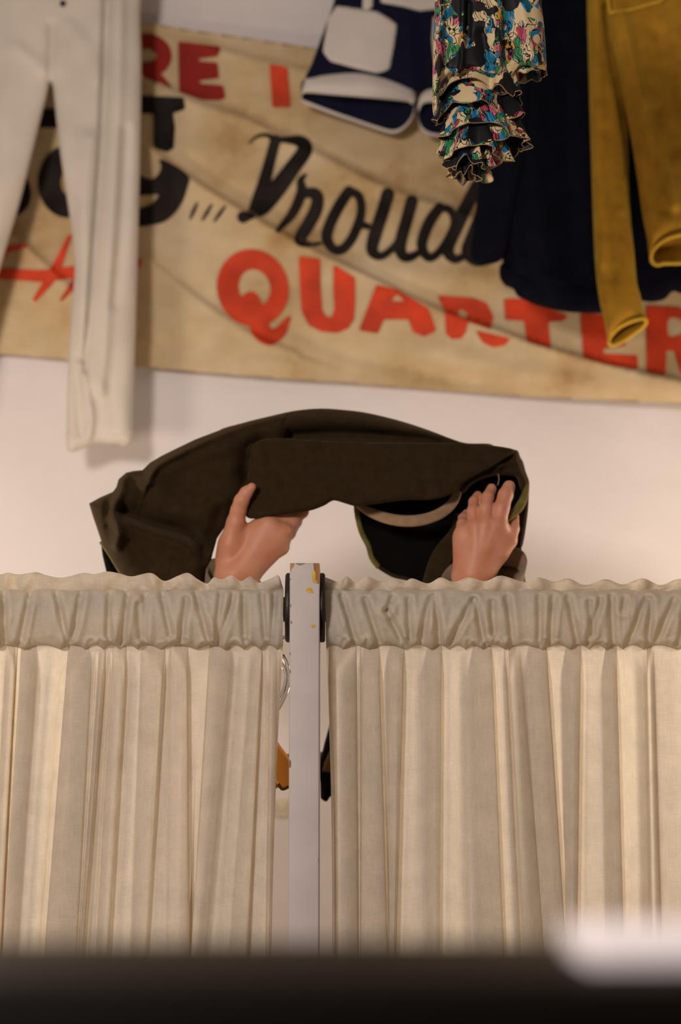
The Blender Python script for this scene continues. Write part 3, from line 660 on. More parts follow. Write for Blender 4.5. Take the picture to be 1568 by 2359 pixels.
topR = [(749,1330)]+[zr(*q) for q in ((75,100),(105,111),(122,109),(145,87),(185,115),(230,88),(290,110),(345,96),(390,110),(425,97),(490,118),(545,93),(600,112),(665,93),(735,108),(800,85),(880,108),(925,112),(960,92),(1030,110),(1090,97),(1160,125),(1245,100),(1320,122),(1405,97),(1480,125),(1568,98))]+[(1640,1345),(1700,1333),(1770,1347),(1850,1335),(1900,1342)]
vL = [(zl(*a), zl(*b)) for a, b in (((20,200),(22,460)),((160,200),(100,485)),((300,200),(362,480)),((430,200),(372,485)),((582,200),(574,420)),((680,210),(640,485)),((770,220),(772,480)),((860,200),(905,420)),((990,230),(960,450)),((1040,200),(1110,460)),((1172,200),(1148,475)),((1240,210),(1160,475)),((1292,210),(1300,450)),((1392,210),(1412,470)),((735,260),(745,440)),((1460,200),(1440,470)))]
vL += [((x, 1366), (x+random.uniform(-30, 30), 1486)) for x in range(-300, 0, 40)]
vR = [(zr(*a), zr(*b)) for a, b in (((125,170),(190,390)),((225,190),(290,390)),((340,180),(315,235)),((315,235),(395,390)),((410,190),(415,395)),((500,180),(455,390)),((520,170),(542,395)),((680,190),(580,390)),((690,190),(735,385)),((830,180),(852,385)),((965,180),(968,385)),((1025,180),(1008,385)),((1090,180),(1130,385)),((1225,190),(1168,385)),((1272,180),(1280,390)),((1330,190),(1322,230)),((1420,180),(1340,385)),((1440,190),(1430,390)),((1540,190),(1450,390)),((765,200),(770,330)),((1180,200),(1190,330)))]
vR += [((x, 1366), (x+random.uniform(-30, 30), 1486)) for x in range(1590, 1900, 42)]
k4 = .4464
plL = [(-230,-190,-270,-235,1),(-110,-75,-160,-110,-1)]+[(a*k4, b_*k4, c*k4, e*k4, d) for a, b_, c, e, d in ((36,78,-30,15,1),(108,188,30,98,-1),(350,462,248,395,-1),(520,542,430,447,1),(592,650,520,575,1),(745,850,700,770,1),(890,968,872,978,1),(1078,1190,1000,1075,-1),(1308,1350,1210,1288,1),(1388,1425,1372,1400,-1))]
plR = [(700+a*.5536, 700+b_*.5536, 700+c*.5536, 700+e*.5536, d) for a, b_, c, e, d in ((132,205,142,214,-1),(252,312,246,345,1),(360,416,362,388,1),(515,572,522,565,1),(705,780,730,826,1),(850,893,905,983,-1),(935,1010,995,1082,1),(1090,1152,1095,1138,1),(1255,1300,1270,1328,1),(1425,1452,1445,1482,-1))]+[(1600,1640,1610,1655,1),(1730,1760,1745,1780,-1)]
cl = thing('curtain', (P(200, 1400, YC)[0], YC, .06), 'gathered cream linen curtain hanging left of the white post', 'curtain')
drop_mesh('drop', lambda t: -330+0*t, lambda t: 651-24*t-3*np.sin(np.clip(t, 0, 1)*3.1), plL, 2080, M['linen'], cl, 3)
pocket_mesh(-330, 653, vL, M['linen'], cl, 5, topL, lambda s: -330+0*s, lambda s: 653-3*s)
cr = thing('curtain', (P(1200, 1400, YC)[0], YC, .06), 'gathered cream linen curtain hanging right of the white post', 'curtain')
drop_mesh('drop', lambda t: 751+14*(1-(1-np.clip(t, 0, 1))**2), lambda t: 1900+0*t, plR, 2109, M['linen'], cr, 4)
pocket_mesh(748, 1900, vR, M['linen'], cr, 8, topR, lambda s: 748+3*s, lambda s: 1900+0*s)

# ------------------------------------------------------------------ post, rods, flanges
xp0, xp1 = P(665.5, 1700, 2.94)[0], P(735.5, 1700, 2.94)[0]; zt = P(700, 1297, 2.94)[2]
post = thing('post', ((xp0+xp1)/2, 3.0, 0), 'white painted timber post with chipped corners, between the two curtains', 'post')
b = MB(); b.box(xp0, xp1, 2.938, 3.062, 0, zt, .0028); b.build('shaft', M['post'], post)
kz = lambda x, y: (560+x*.2712, 1260+y*.2712)
def chip(pts, m, lift=.0004, lab=None):
    poly = spline([kz(*q) for q in pts], 4)
    rg = RNG.uniform(0, 6, 3)
    px, py, d, bd, fc = clip_grid(lambda X, Y: sdf_poly(poly, X, Y)+.6*np.sin(X*2.1+rg[0])*np.sin(Y*1.7+rg[1]), *bounds(poly, 3), .8)
    v = PN(px, py, 2.938-lift); v[:, 0] = np.clip(v[:, 0], xp0+.0006, xp1-.0006); v[:, 2] = np.minimum(v[:, 2], zt-.0006)
    obj('paint_chip', v, fc, m, post, False, lab)
chip([(392,138),(430,138),(428,165),(408,190),(400,218),(390,215)], M['wood'], lab='bare orange wood at the left corner')
chip([(600,136),(645,136),(645,298),(618,300),(610,235),(600,190)], M['wood'], lab='bare orange wood at the right corner')
chip([(590,205),(610,210),(616,280),(635,296),(610,306),(588,292),(583,245)], M['ochre'], .0006, 'ochre undercoat patch')
chip([(532,360),(560,346),(582,350),(590,372),(602,380),(592,390),(560,388),(538,378)], M['ochre'], lab='ochre chip')
chip([(575,665),(592,660),(615,662),(606,684),(590,688),(578,682)], M['ochre'], lab='small ochre chip')
chip([(384,1808),(400,1812),(406,1840),(402,1868),(386,1872)], M['wood'], lab='bare wood nick on the left edge')
chip([(450,134),(525,134),(508,150),(480,156),(456,148)], M['greyp'], lab='grey worn patch on the top edge')
for x, y in ((398,275),(408,640),(402,500),(396,905),(398,1058)):
    chip([(x-5,y-12),(x+4,y-10),(x+6,y+8),(x-4,y+12)], M['greyp'], lab='tiny nick in the paint')
chip([(635,2650),(646,2648),(646,2680),(636,2676)], M['greyp'], lab='tiny nick in the paint')
b = MB(); pg = P(684, 1472, 3.05); b.tube([pg, pg+np.array((0, .09, 0))], .004, 10); b.build('coat_peg', M['iron'], post)
zr0 = P(700, 1404, 3.0)[2]
def rodset(x_in, x_out, sgn, label):
    r = thing('curtain_rod', ((x_in+x_out)/2, 3.0, zr0), label, 'curtain rod')
    b = MB(); b.tube([(x_in+sgn*.006, 3.0, zr0), (x_out, 3.0, zr0)], .0115, 24); b.build('rod', M['iron'], r)
    zc = P(700, 1400, 3.0)[2]
    b = MB(); xs = [x_in, x_in+sgn*.001, x_in+sgn*.0055, x_in+sgn*.008]; rs = [.055, .0555, .0555, .053]
    b.tube([(x, 3.0, zc) for x in xs], rs, 48, flat=1.0); b.build('flange', M['iron'], r)
    b = MB(); b.tube([(x_in+sgn*.006, 3.0, zr0), (x_in+sgn*.0115, 3.0, zr0)], .020, 28); b.build('socket', M['iron'], r)
rodset(xp0, P(-330, 1400, 3)[0], -1, 'dark iron curtain rod inside the curtain left of the white post')
rodset(xp1, P(1900, 1400, 3)[0], 1, 'dark iron curtain rod inside the curtain right of the white post')

# ------------------------------------------------------------------ wooden hanger behind the left curtain
YH = 3.10
hg = thing('coat_hanger', P(620, 1780, YH), 'orange wooden coat hanger with a chrome hook, glimpsed behind the left curtain beside the post', 'hanger')
px_tube('hook', [(690,1473),(668,1468),(648,1470),(630,1486),(622,1520),(617,1560),(612,1600),(606,1640),(603,1690)], YH, .0032, M['chrome'], hg)
px_tube('hook', [(626,1506),(646,1508),(657,1522),(664,1545),(665,1568),(660,1592),(650,1615),(636,1640),(622,1665),(612,1690)], YH-.004, .0036, M['chrome'], hg, label='curved chrome hook')
px_tube('hook', [(630,1520),(648,1530),(656,1548),(657,1566),(652,1588),(642,1608),(628,1632)], YH-.006, .0030, M['chrome'], hg)
cloth('wooden_arm', [(520,1770),(540,1725),(575,1688),(606,1672),(626,1688),(643,1714),(665,1744),(690,1782),(704,1806),(700,1820),(680,1812),(665,1815),(650,1820),(640,1808),(615,1770),(590,1766),(560,1790),(534,1806),(518,1800)], YH, .012, 14, M['hangerw'], hg, None, 3, 4)
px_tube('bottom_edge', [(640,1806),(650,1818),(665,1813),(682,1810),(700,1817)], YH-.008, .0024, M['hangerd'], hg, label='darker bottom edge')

# ------------------------------------------------------------------ wall switch seen through the gap
sw = thing('light_switch', P(650, 1858, YW), 'small ivory light switch on the wall, in the gap beside the post', 'switch')
a = P(638, 1882, YW); c = P(664, 1842, YW)
b = MB(); b.box(a[0], c[0], YW-.010, YW, a[2], c[2], .003); b.build('plate', M['ivory'], sw)
b = MB(); b.box(a[0]+.007, c[0]-.007, YW-.014, YW-.009, a[2]+.012, c[2]-.012, .002); b.build('rocker', M['ivory'], sw)

# ------------------------------------------------------------------ person behind the curtains
FAR = 1e3
def axis(segs):
    out = [segs[0][0]]
    for a, b_, st in segs:
        n = max(1, int(round((b_-a)/st))); out += list(np.linspace(a, b_, n+1)[1:])
    return np.array(out)
class SDF:
    def __init__(s, xs, ys, zs):
        s.xs, s.ys, s.zs = xs, ys, zs; s.F = np.full((len(xs), len(ys), len(zs)), FAR, np.float32)
    def cone(s, a, b_, r1, r2, k, F=None, sq=None):
        """rounded cone; sq=(nx,ny,nz,f): squash by factor f along a direction"""
        F = s.F if F is None else F
        a = np.array(a, float); b_ = np.array(b_, float); mg = max(r1, r2)+k+.014
        sl = []
        for ax, i in ((s.xs, 0), (s.ys, 1), (s.zs, 2)):
            lo = np.searchsorted(ax, min(a[i], b_[i])-mg)-1; hi = np.searchsorted(ax, max(a[i], b_[i])+mg)+1
            sl.append(slice(max(0, lo), min(len(ax), hi)))
        if any(q.stop-q.start < 1 for q in sl): return
        X, Y, Z = np.meshgrid(s.xs[sl[0]], s.ys[sl[1]], s.zs[sl[2]], indexing='ij')
        p = np.stack([X, Y, Z], -1)-a; ba = b_-a
        if sq is not None:
            n_ = np.array(sq[:3], float); n_ /= np.linalg.norm(n_); fct = sq[3]-1
            p = p+(p@n_)[..., None]*n_*fct; ba = ba+np.dot(ba, n_)*n_*fct
        L2 = max(1e-9, ba@ba); h = np.clip((p@ba)/L2, 0, 1)
        d = np.linalg.norm(p-h[..., None]*ba, axis=-1)-(r1+(r2-r1)*h)
        G = F[tuple(sl)]
        if k > 0:
            hh = np.maximum(k-np.abs(G-d), 0)/k; F[tuple(sl)] = np.minimum(G, d)-hh*hh*k*.25
        else: F[tuple(sl)] = np.minimum(G, d)
    def mesh(s):
        F = s.F; ins = F < 0; nx, ny, nz = F.shape
        c = np.zeros((nx-1, ny-1, nz-1), np.uint8)
        for i in (0, 1):
            for j in (0, 1):
                for k in (0, 1): c += ins[i:nx-1+i, j:ny-1+j, k:nz-1+k]
        act = np.argwhere((c > 0) & (c < 8)); idm = np.full(c.shape, -1, np.int64); idm[tuple(act.T)] = np.arange(len(act))
        acc = np.zeros((len(act), 3)); cnt = np.zeros(len(act))
        ax = (s.xs, s.ys, s.zs); cor = [(i, j, k) for i in (0, 1) for j in (0, 1) for k in (0, 1)]
        for q in cor:
            for d in range(3):
                if q[d] == 0:
                    e = list(q); e[d] = 1
                    A = act+np.array(q); B = act+np.array(e)
                    fa = F[tuple(A.T)]; fb = F[tuple(B.T)]; m = (fa < 0) != (fb < 0)
                    t = np.where(m, fa/np.where(m, fa-fb, 1), 0)
                    pa = np.stack([ax[w][A[:, w]] for w in range(3)], -1); pb = np.stack([ax[w][B[:, w]] for w in range(3)], -1)
                    acc += np.where(m[:, None], pa+(pb-pa)*t[:, None], 0); cnt += m
        V = acc/cnt[:, None]; faces = []
        for d in range(3):
            u, w = (d+1) % 3, (d+2) % 3
            A = [slice(None)]*3; B = [slice(None)]*3; A[d] = slice(0, -1); B[d] = slice(1, None)
            diff = ins[tuple(A)] != ins[tuple(B)]
            E = np.argwhere(diff)
            E = E[(E[:, u] > 0) & (E[:, w] > 0) & (E[:, u] < F.shape[u]-1) & (E[:, w] < F.shape[w]-1)]
            def cell(du, dw):
                q = E.copy(); q[:, u] -= du; q[:, w] -= dw; return idm[tuple(q.T)]
            q4 = np.stack([cell(1, 1), cell(0, 1), cell(0, 0), cell(1, 0)], -1)
            flip = ~ins[tuple(E.T)]
            q4[flip] = q4[flip][:, ::-1]
            faces.append(q4)
        return V, np.concatenate(faces)
xs = axis([(-.36, -.235, .012), (-.235, -.055, .0019), (-.055, .18, .012), (.18, .335, .0019), (.335, .52, .012)])
ys = axis([(3.17, 3.43, .0024), (3.43, 3.95, .012)])
zlo = P(600, 1350, 3.3)[2]-.01; zhi = P(600, 1090, 3.3)[2]+.01
zs = axis([(-.02, zlo, .014), (zlo, zhi, .0021)])
sd = SDF(xs, ys, zs)
p_ = lambda x, y, Y: P(x, y, Y)
# torso, head, legs (all behind the curtains)
sR = p_(880, 1768, 3.64); eR = p_(536, 1766, 3.42); sL = p_(1190, 1770, 3.66); eL = p_(1262, 1640, 3.42)
neck = (sR+sL)/2+np.array((0, 0, .03)); pel = np.array((neck[0], 3.72, .95)); chest = np.array((neck[0], 3.69, neck[2]-.20))
sd.cone(pel, chest, .145, .150, .03, sq=(0, 1, 0, 1.35)); sd.cone(sR+np.array((.03, 0, 0)), sL-np.array((.03, 0, 0)), .065, .065, .05); sd.cone(chest, neck, .12, .06, .05)
hd = neck+np.array((0, -.01, .145)); sd.cone(neck, hd, .055, .055, .03); sd.cone(hd+np.array((0, -.02, -.04)), hd+np.array((0, .0, .035)), .065, .084, .03)
sd.cone(hd+np.array((0, -.09, .0)), hd+np.array((0, -.105, -.03)), .008, .013, .012)
for sx in (-1, 1):
    hip = pel+np.array((sx*.09, 0, -.05)); kn = np.array((pel[0]+sx*.10, 3.70, .50)); an = np.array((pel[0]+sx*.11, 3.73, .08))
    sd.cone(hip, kn, .085, .058, .04); sd.cone(kn, an, .058, .038, .02); sd.cone(an+np.array((0, 0, -.03)), an+np.array((sx*.02, -.14, -.05)), .04, .03, .02)
sd.cone(sR, eR, .027, .024, .03); sd.cone(sL, eL, .055, .042, .03)
PXM = 1/1318.0
def J(x, y, dY=0.0, base=3.28): return P(x, y, base+dY)
# ---- hand at the left of the jacket (back of the hand to us, thumb up, fingers behind the flap)
k1, k2 = .010, .012
wr = J(548, 1352, .020); sd.cone(eR, J(546, 1400, .035), .042, .034, .01)
sd.cone(J(524, 1395, .034), J(524, 1330, .016), .0235, .022, k1); sd.cone(J(572, 1395, .036), J(568, 1330, .018), .0235, .021, k1)
sd.cone(J(546, 1400, .035), J(546, 1330, .016), .024, .023, k1)
for (x, y, dY, r) in ((618,1210,.006,.0185), (636,1226,.008,.0175), (642,1244,.014,.0165), (640,1260,.024,.0150)):
    sd.cone(J(545, 1325, .016), J(x, y, dY), .025, r, k2)
sd.cone(J(520, 1325, .018), J(530, 1250, .012), .019, .0165, k2)
sd.cone(J(575, 1322, .022), J(632, 1262, .028), .016, .0140, k2)
sd.cone(J(532, 1262, .010), J(590, 1216, .012), .0165, .0150, .016)       # web to the index
def finger(pts, kk=.006):
    G = np.full(sd.F.shape, FAR, np.float32)
    for a, b_ in zip(pts[:-1], pts[1:]): sd.cone(J(*a[:3]), J(*b_[:3]), a[3], b_[3], .004, G)
    m = G < .06
    Fm, Gm = sd.F[m], G[m]; hh = np.maximum(kk-np.abs(Fm-Gm), 0)/kk; sd.F[m] = np.minimum(Fm, Gm)-hh*hh*kk*.25
finger([(521,1290,.016,.0185), (530,1252,.006,.0185), (543,1204,-.004,.0165), (549,1176,-.012,.0140), (556,1154,-.020,.0132), (567,1135,-.027,.0112), (580,1122,-.032,.0078)], .012)   # thumb
finger([(616,1210,.008,.0150), (655,1192,.024,.0118), (690,1172,.042,.0105), (705,1150,.050,.0090)])
finger([(636,1226,.010,.0150), (671,1203,.024,.0120), (697,1180,.040,.0100), (706,1160,.050,.0090)])
finger([(645,1244,.014,.0145), (665,1228,.030,.0120), (682,1202,.050,.0100), (690,1180,.056,.0090)])
finger([(642,1262,.024,.0135), (655,1246,.042,.0105), (668,1222,.060,.0090), (672,1205,.066,.0080)])
for (x, y, dY) in ((664,1222,-.001), (655,1262,.016)): sd.cone(J(x-6, y, dY+.006), J(x-2, y, dY+.006), .0105, .009, .010)
# ---- hand at the right (back of the hand to us, fingers reaching up into the fold)
B2 = 3.25
def J2(x, y, dY=0.0): return P(x, y, B2+dY)
wl = J2(1094, 1345, .01); sd.cone(eL, J2(1094, 1400, .03), .042, .034, .01)
sd.cone(J2(1072, 1400, .030), J2(1068, 1330, .012), .0225, .0210, k1); sd.cone(J2(1116, 1400, .030), J2(1112, 1330, .012), .0215, .0195, k1); sd.cone(J2(1094, 1400, .03), J2(1090, 1330, .010), .023, .0225, k1)
for (x, y, dY, r) in ((1148,1214,.003,.0165), (1119,1212,-.002,.0155), (1093,1216,.004,.0150), (1069,1228,.014,.0140)):
    sd.cone(J2(1090, 1322, .010), J2(x, y, dY), .0245, r, k2)
sd.cone(J2(1066, 1320, .014), J2(1062, 1240, .016), .0165, .0155, k2)
for (x, y) in ((1148,1206), (1119,1204), (1093,1211)): sd.cone(J2(x, y, -.006), J2(x-1, y+5, -.006), .0090, .0088, .012)   # knuckles
for (x, y) in ((1140,1212), (1118,1212), (1095,1216)): sd.cone(J2(x, y, -.012), J2(1092+(x-1092)*.35, 1296, -.012), .0034, .0030, .010)  # tendons
FIN = finger
def finger2(pts, kk=.0032):
    G = np.full(sd.F.shape, FAR, np.float32)
    for a, b_ in zip(pts[:-1], pts[1:]): sd.cone(J2(*a[:3]), J2(*b_[:3]), a[3], b_[3], .004, G)
    m = G < .06
    Fm, Gm = sd.F[m], G[m]; hh = np.maximum(kk-np.abs(Fm-Gm), 0)/kk; sd.F[m] = np.minimum(Fm, Gm)-hh*hh*kk*.25
finger2([(1147,1205,.000,.0150), (1155,1170,.001,.0140), (1164,1141,.008,.0134), (1172,1121,.020,.0112)])
finger2([(1118,1205,-.004,.0130), (1118,1172,.000,.0116), (1123,1146,.010,.0108), (1132,1125,.024,.0088)])
finger2([(1092,1210,.002,.0122), (1089,1178,.008,.0106), (1092,1156,.024,.0096), (1100,1141,.044,.0080)])
finger2([(1070,1230,.012,.0122), (1065,1208,.024,.0100), (1066,1194,.044,.0086), (1074,1182,.062,.0072)], .010)
finger2([(1120,1310,.012,.0190), (1148,1275,.010,.0175), (1172,1246,.012,.0140), (1181,1218,.026,.0112), (1184,1190,.040,.0088)], .014)   # thumb
sd.cone(J2(1150, 1262, .012), J2(1152, 1218, .008), .0125, .0115, .014)   # web
V, Fc = sd.mesh()
person = thing('person', (pel[0], 3.70, 0), 'person behind the curtains, only bare hands and cuffs showing, lifting a dark jacket overhead', 'person')
body = obj('body', V, Fc, M['skin'], person)
sm_ = body.modifiers.new('soften', 'SMOOTH'); sm_.factor = .5; sm_.iterations = 3
def sleeve_tube(pts, rad, m, rim=None, name='sleeve', label=None, tilt=None, n=36):
    pts = np.array(pts, float); rings = []; K = 26
    q = spline(np.c_[pts, np.array(rad)], K//(len(pts)-1)+1, False)
    for i in range(len(q)):
        t = q[min(i+1, len(q)-1), :3]-q[max(i-1, 0), :3]; t /= np.linalg.norm(t)
        u = np.array((0, -1., 0)); u -= t*(u@t); u /= np.linalg.norm(u); w = np.cross(t, u)
        th = np.linspace(0, 2*math.pi, n, endpoint=False); r = q[i, 3]*(1+.04*np.sin(3*th+i*.7))
        ring = q[i, :3]+r[:, None]*(np.cos(th)[:, None]*u*.85+np.sin(th)[:, None]*w)
        if tilt is not None and i >= len(q)-8:
            kf = (i-(len(q)-9))/8
            ring[:, 2] += kf*tilt(ring)
        rings.append(ring)
    for d in (.985, .93, .90):                     # turned-in cuff
        c_ = rings[len(q)-1].mean(0); rings.append(c_+(rings[len(q)-1]-c_)*d+np.array((0, 0, 0 if d > .98 else -.03*(1-(d-.9)/.03) )))
    v = np.concatenate(rings); R = len(rings)
    f = [(i*n+j, i*n+(j+1) % n, (i+1)*n+(j+1) % n, (i+1)*n+j) for i in range(R-1) for j in range(n)]
    return obj(name, v, f, m, person, True, label)
sleeve_tube([sR, (sR+eR)/2+np.array((0, -.01, 0)), eR+np.array((.01, 0, .0)), J(535, 1560, .10), J(543, 1400, .045), J(540, 1338, .03)], [.034, .027, .036, .056, .054, .052], M['knit'], label='taupe knit sleeve',
            tilt=lambda r: .030*np.clip((r[:, 1]-3.31)/.05, -1, 1)+.022*np.clip((J(540, 1338)[0]-r[:, 0])/.045, -1, 1))
sleeve_tube([sL, (sL+eL)/2, eL+np.array((-.01, 0, 0)), J2(1190, 1500, .10), J2(1120, 1390, .05), J2(1112, 1325, .035)], [.075, .068, .066, .066, .072, .077], M['knit'], label='taupe knit sleeve with a wide cuff',
            tilt=lambda r: .036*np.clip((r[:, 1]-3.285)/.06, -1, 1)+.020*np.clip((r[:, 0]-J2(1112, 1325)[0])/.075, -1, 1))
def ell_loft(name, rows, m, n=32, label=None):
    th = np.linspace(0, 2*math.pi, n, endpoint=False)
    v = np.concatenate([np.stack([cx+rx*np.cos(th), cy+ry*np.sin(th), z+0*th], -1) for cx, cy, z, rx, ry in rows])
    f = [(i*n+j, i*n+(j+1) % n, (i+1)*n+(j+1) % n, (i+1)*n+j) for i in range(len(rows)-1) for j in range(n)]
    return obj(name, v, f, m, person, True, label)
cx = pel[0]
ell_loft('sweater', [(cx, 3.72, .86, .175, .135), (cx, 3.71, 1.0, .172, .13), (cx, 3.70, neck[2]-.25, .178, .135), (cx, 3.69, neck[2]-.10, .175, .120), (cx, 3.68, neck[2]-.02, .12, .085), (cx, 3.66, neck[2]+.035, .066, .066)], M['knit'])
for sx in (-1, 1): ell_loft('trouser_leg', [(cx+sx*.085, 3.72, .90, .105, .125), (cx+sx*.095, 3.71, .70, .10, .105), (cx+sx*.10, 3.70, .48, .078, .08), (cx+sx*.11, 3.73, .12, .07, .07)], M['trous'])
ell_loft('hair', [(hd[0], hd[1]+.025, hd[2]-.06, .075, .075), (hd[0], hd[1]+.018, hd[2]+.0, .090, .088), (hd[0], hd[1]+.012, hd[2]+.06, .092, .094), (hd[0], hd[1]+.006, hd[2]+.105, .070, .074), (hd[0], hd[1], hd[2]+.128, .02, .02)], M['hair'])
# dark gilet the person wears, edge visible in the gap right of the post
ved = cloth('gilet', [(766,1648),(757,1675),(746,1715),(738,1752),(737,1800),(738,1840),(752,1849),(762,1832),(800,1850),(950,1900),(1000,1800),(1000,1650),(900,1600),(800,1600)], 3.50, .02, 14, M['lining'], person, None, 5, 0, label='dark sleeveless edge')
cloth('gilet_panel', [(768,1715),(756,1735),(745,1762),(742,1777),(768,1782),(800,1785),(800,1700)], 3.478, .006, 8, M['knit_brown'], person, None, 3, 0, label='brown panel on the dark edge')

# ------------------------------------------------------------------ the dark jacket held up
jk = thing('jacket', P(700, 1330, 3.33), 'dark olive brown wool jacket bundled over two raised hands above the curtains', 'jacket')
jf = Folds()
jf.lip([(648,958),(590,972),(500,1005),(430,1036),(370,1068),(350,1090),(342,1112)][::-1], .026, 28, 8)
jf.ridge([(420,1040),(370,1060),(348,1085)], .010, 10)
jf.ridge([(278,1108),(270,1150),(268,1190),(274,1225),(268,1255)], .034, 13)
jf.ridge([(272,1225),(284,1232),(292,1240)], .008, 5)
jf.ridge([(278,1175),(310,1190),(360,1208),(420,1222),(455,1245),(478,1285)], -.045, 17)
jf.ridge([(256,1125),(248,1160),(246,1210)], -.012, 9)
jf.ridge([(300,1210),(370,1240),(430,1262),(460,1300)], .016, 20)
jf.ridge([(330,1262),(390,1290),(430,1330)], .008, 16).ridge([(300,1255),(340,1300),(370,1340)], -.008, 14)
jf.ridge([(400,1100),(470,1075),(540,1050)], -.008, 20).ridge([(420,1130),(500,1120),(550,1100)], -.010, 26)
jf.ridge([(300,1110),(318,1140),(322,1165)], -.014, 16)
jf.ridge([(350,1120),(380,1160),(440,1180),(500,1160)], .014, 36)
jf.ridge([(228,1215),(245,1205),(250,1195)], .008, 7)
jf.ridge([(240,1250),(235,1225),(245,1250)], .006, 8)
jf.ridge([(600,1020),(578,1045),(568,1085),(572,1120)], -.036, 24)
jf.ridge([(505,1180),(500,1215),(490,1260)], -.02, 16)
jf.ridge([(520,1040),(540,1090),(530,1150)], .008, 24)
left_out = [(205,1160),(230,1146),(260,1133),(268,1122),(273,1104),(290,1089),(306,1085),(328,1083),(345,1066),(372,1050),(400,1036),(450,1012),(500,993),(560,975),(620,960),(660,953),(672,985),(650,1040),(610,1090),(590,1112),(560,1150),(535,1190),(500,1240),(490,1275),(474,1340),(470,1420),(330,1420),(296,1355),(270,1316),(248,1278),(236,1255),(226,1225),(214,1190)]
cloth('jacket_front', left_out, 3.345, .060, 46, M['olive'], jk, jf, 2.5, 0, lump=.0025, label='crumpled left part of the jacket')
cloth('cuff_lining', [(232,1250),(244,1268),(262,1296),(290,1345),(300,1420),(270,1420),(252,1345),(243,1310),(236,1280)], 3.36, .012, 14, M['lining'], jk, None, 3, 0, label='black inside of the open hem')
px_tube('hem_edge', [(232,1250),(246,1269),(262,1294),(286,1334),(300,1360)], [3.352, 3.335, 3.325, 3.318, 3.318], .0030, M['olive_lit'], jk)  # hem edge in the paler olive, its highlight put into the colour
tf2 = Folds().ridge([(560,985),(680,962),(800,966),(900,985),(1000,1010)], .012, 14).ridge([(600,1010),(760,1000),(900,1006),(1060,1018)], -.036, 14).ridge([(840,955),(920,975),(1010,1005)], .006, 8)
cloth('jacket_back', [(500,994),(560,974),(620,959),(680,946),(740,941),(800,945),(850,952),(920,969),(985,990),(1040,1011),(1075,1021),(1135,1025),(1110,1060),(1000,1075),(800,1080),(620,1075),(540,1060),(500,1030)], 3.36, .050, 40, M['olive'], jk, tf2, 3, 4, lump=.002, label='rounded roll along the top')
flf = Folds().ridge([(860,1040),(930,1090),(1000,1110)], .004, 24).ridge([(960,1090),(975,1110),(985,1135)], -.005, 14).ridge([(1085,1040),(1115,1055)], -.004, 12).ridge([(640,1130),(760,1120),(900,1130)], .003, 40).ridge([(1050,1028),(1040,1060)], -.003, 10)
flap = [(590,1018),(640,1009),(740,1016),(900,1020),(1000,1021),(1075,1022),(1140,1027),(1188,1038),(1160,1058),(1130,1076),(1095,1096),(1062,1116),(1050,1132),(1020,1146),(985,1152),(940,1152),(900,1156),(860,1162),(820,1166),(795,1160),(768,1153),(748,1164),(720,1175),(690,1180),(650,1186),(620,1191),(578,1195),(564,1182),(568,1140),(572,1090),(578,1045)]
cloth('jacket_flap', flap, 3.275, .010, 14, M['olive'], jk, flf, 3, 3, lump=.0015, slope=lambda px, py: .012*((px-850)/300)**2-.00006*(py-1080), label='smooth front panel folded over the hands')
# right side: neck opening
cloth('lining', [(818,1160),(900,1140),(1060,1100),(1150,1060),(1195,1050),(1212,1100),(1212,1180),(1200,1250),(1205,1300),(1195,1420),(1000,1420),(950,1344),(915,1330),(882,1312),(862,1290),(845,1250),(828,1215)], 3.40, .010, 16, M['lining'], jk, None, 5, 3, label='lining inside the opening, shade put into its near-black colour')
px_tube('lining_edge', [(820,1164),(824,1195),(833,1228),(848,1258),(856,1285),(872,1307)], [3.375, 3.38, 3.385, 3.385, 3.39, 3.395], .0050, M['olive_lit'], jk, label='thin olive edge, caught light put into its paler colour')
px_tube('lining_edge', [(872,1307),(905,1326),(938,1334),(960,1345)], 3.39, .0034, M['olive'], jk)
cloth('inner_fold', [(1048,1180),(1040,1215),(1012,1250),(990,1285),(972,1345),(965,1400),(1010,1400),(1022,1340),(1040,1290),(1056,1240),(1062,1200)], 3.365, .014, 12, M['olive'], jk, None, 4, 3, label='dark olive strip of the inner fold')
def ribbon(name, pts, Y, w_px, m, parent, thick=.004, label=None):
    q = spline(np.c_[np.array(pts, float), np.broadcast_to(np.asarray(Y, float), (len(pts),)), np.broadcast_to(np.asarray(w_px, float), (len(pts),))], 10, False)
    d = np.gradient(q[:, :2], axis=0); d /= np.linalg.norm(d, axis=1)[:, None]; nr = np.stack([-d[:, 1], d[:, 0]], -1)
    pr = [(-.5, 0), (-.44, -1), (-.2, -1.35), (.2, -1.35), (.44, -1), (.5, 0), (.4, 1), (-.4, 1)]
    rings = [PN(q[:, 0]+nr[:, 0]*a*q[:, 3], q[:, 1]+nr[:, 1]*a*q[:, 3], q[:, 2]+c_*thick*.5) for a, c_ in pr]
    n = len(q); v = np.concatenate(rings); K = len(pr)
    f = [(k*n+i, k*n+i+1, ((k+1) % K)*n+i+1, ((k+1) % K)*n+i) for k in range(K) for i in range(n-1)]
    return obj(name, v, f, m, parent, True, label)
ribbon('collar_band', [(822,1163),(840,1174),(866,1186),(895,1195),(928,1200),(962,1199),(995,1191),(1022,1177),(1042,1158),(1053,1136),(1055,1112)], [3.345,3.335,3.322,3.312,3.308,3.306,3.306,3.310,3.315,3.32,3.325], [10,17,23,26,27,27,26,25,22,19,17], M['band'], jk, .005, 'curved tan neck band')
drf = Folds().ridge([(1190,1046),(1195,1080),(1208,1110)], .010, 10).ridge([(1150,1075),(1180,1062),(1190,1042)], .010, 7).ridge([(1175,1055),(1160,1080),(1155,1100)], -.008, 10)
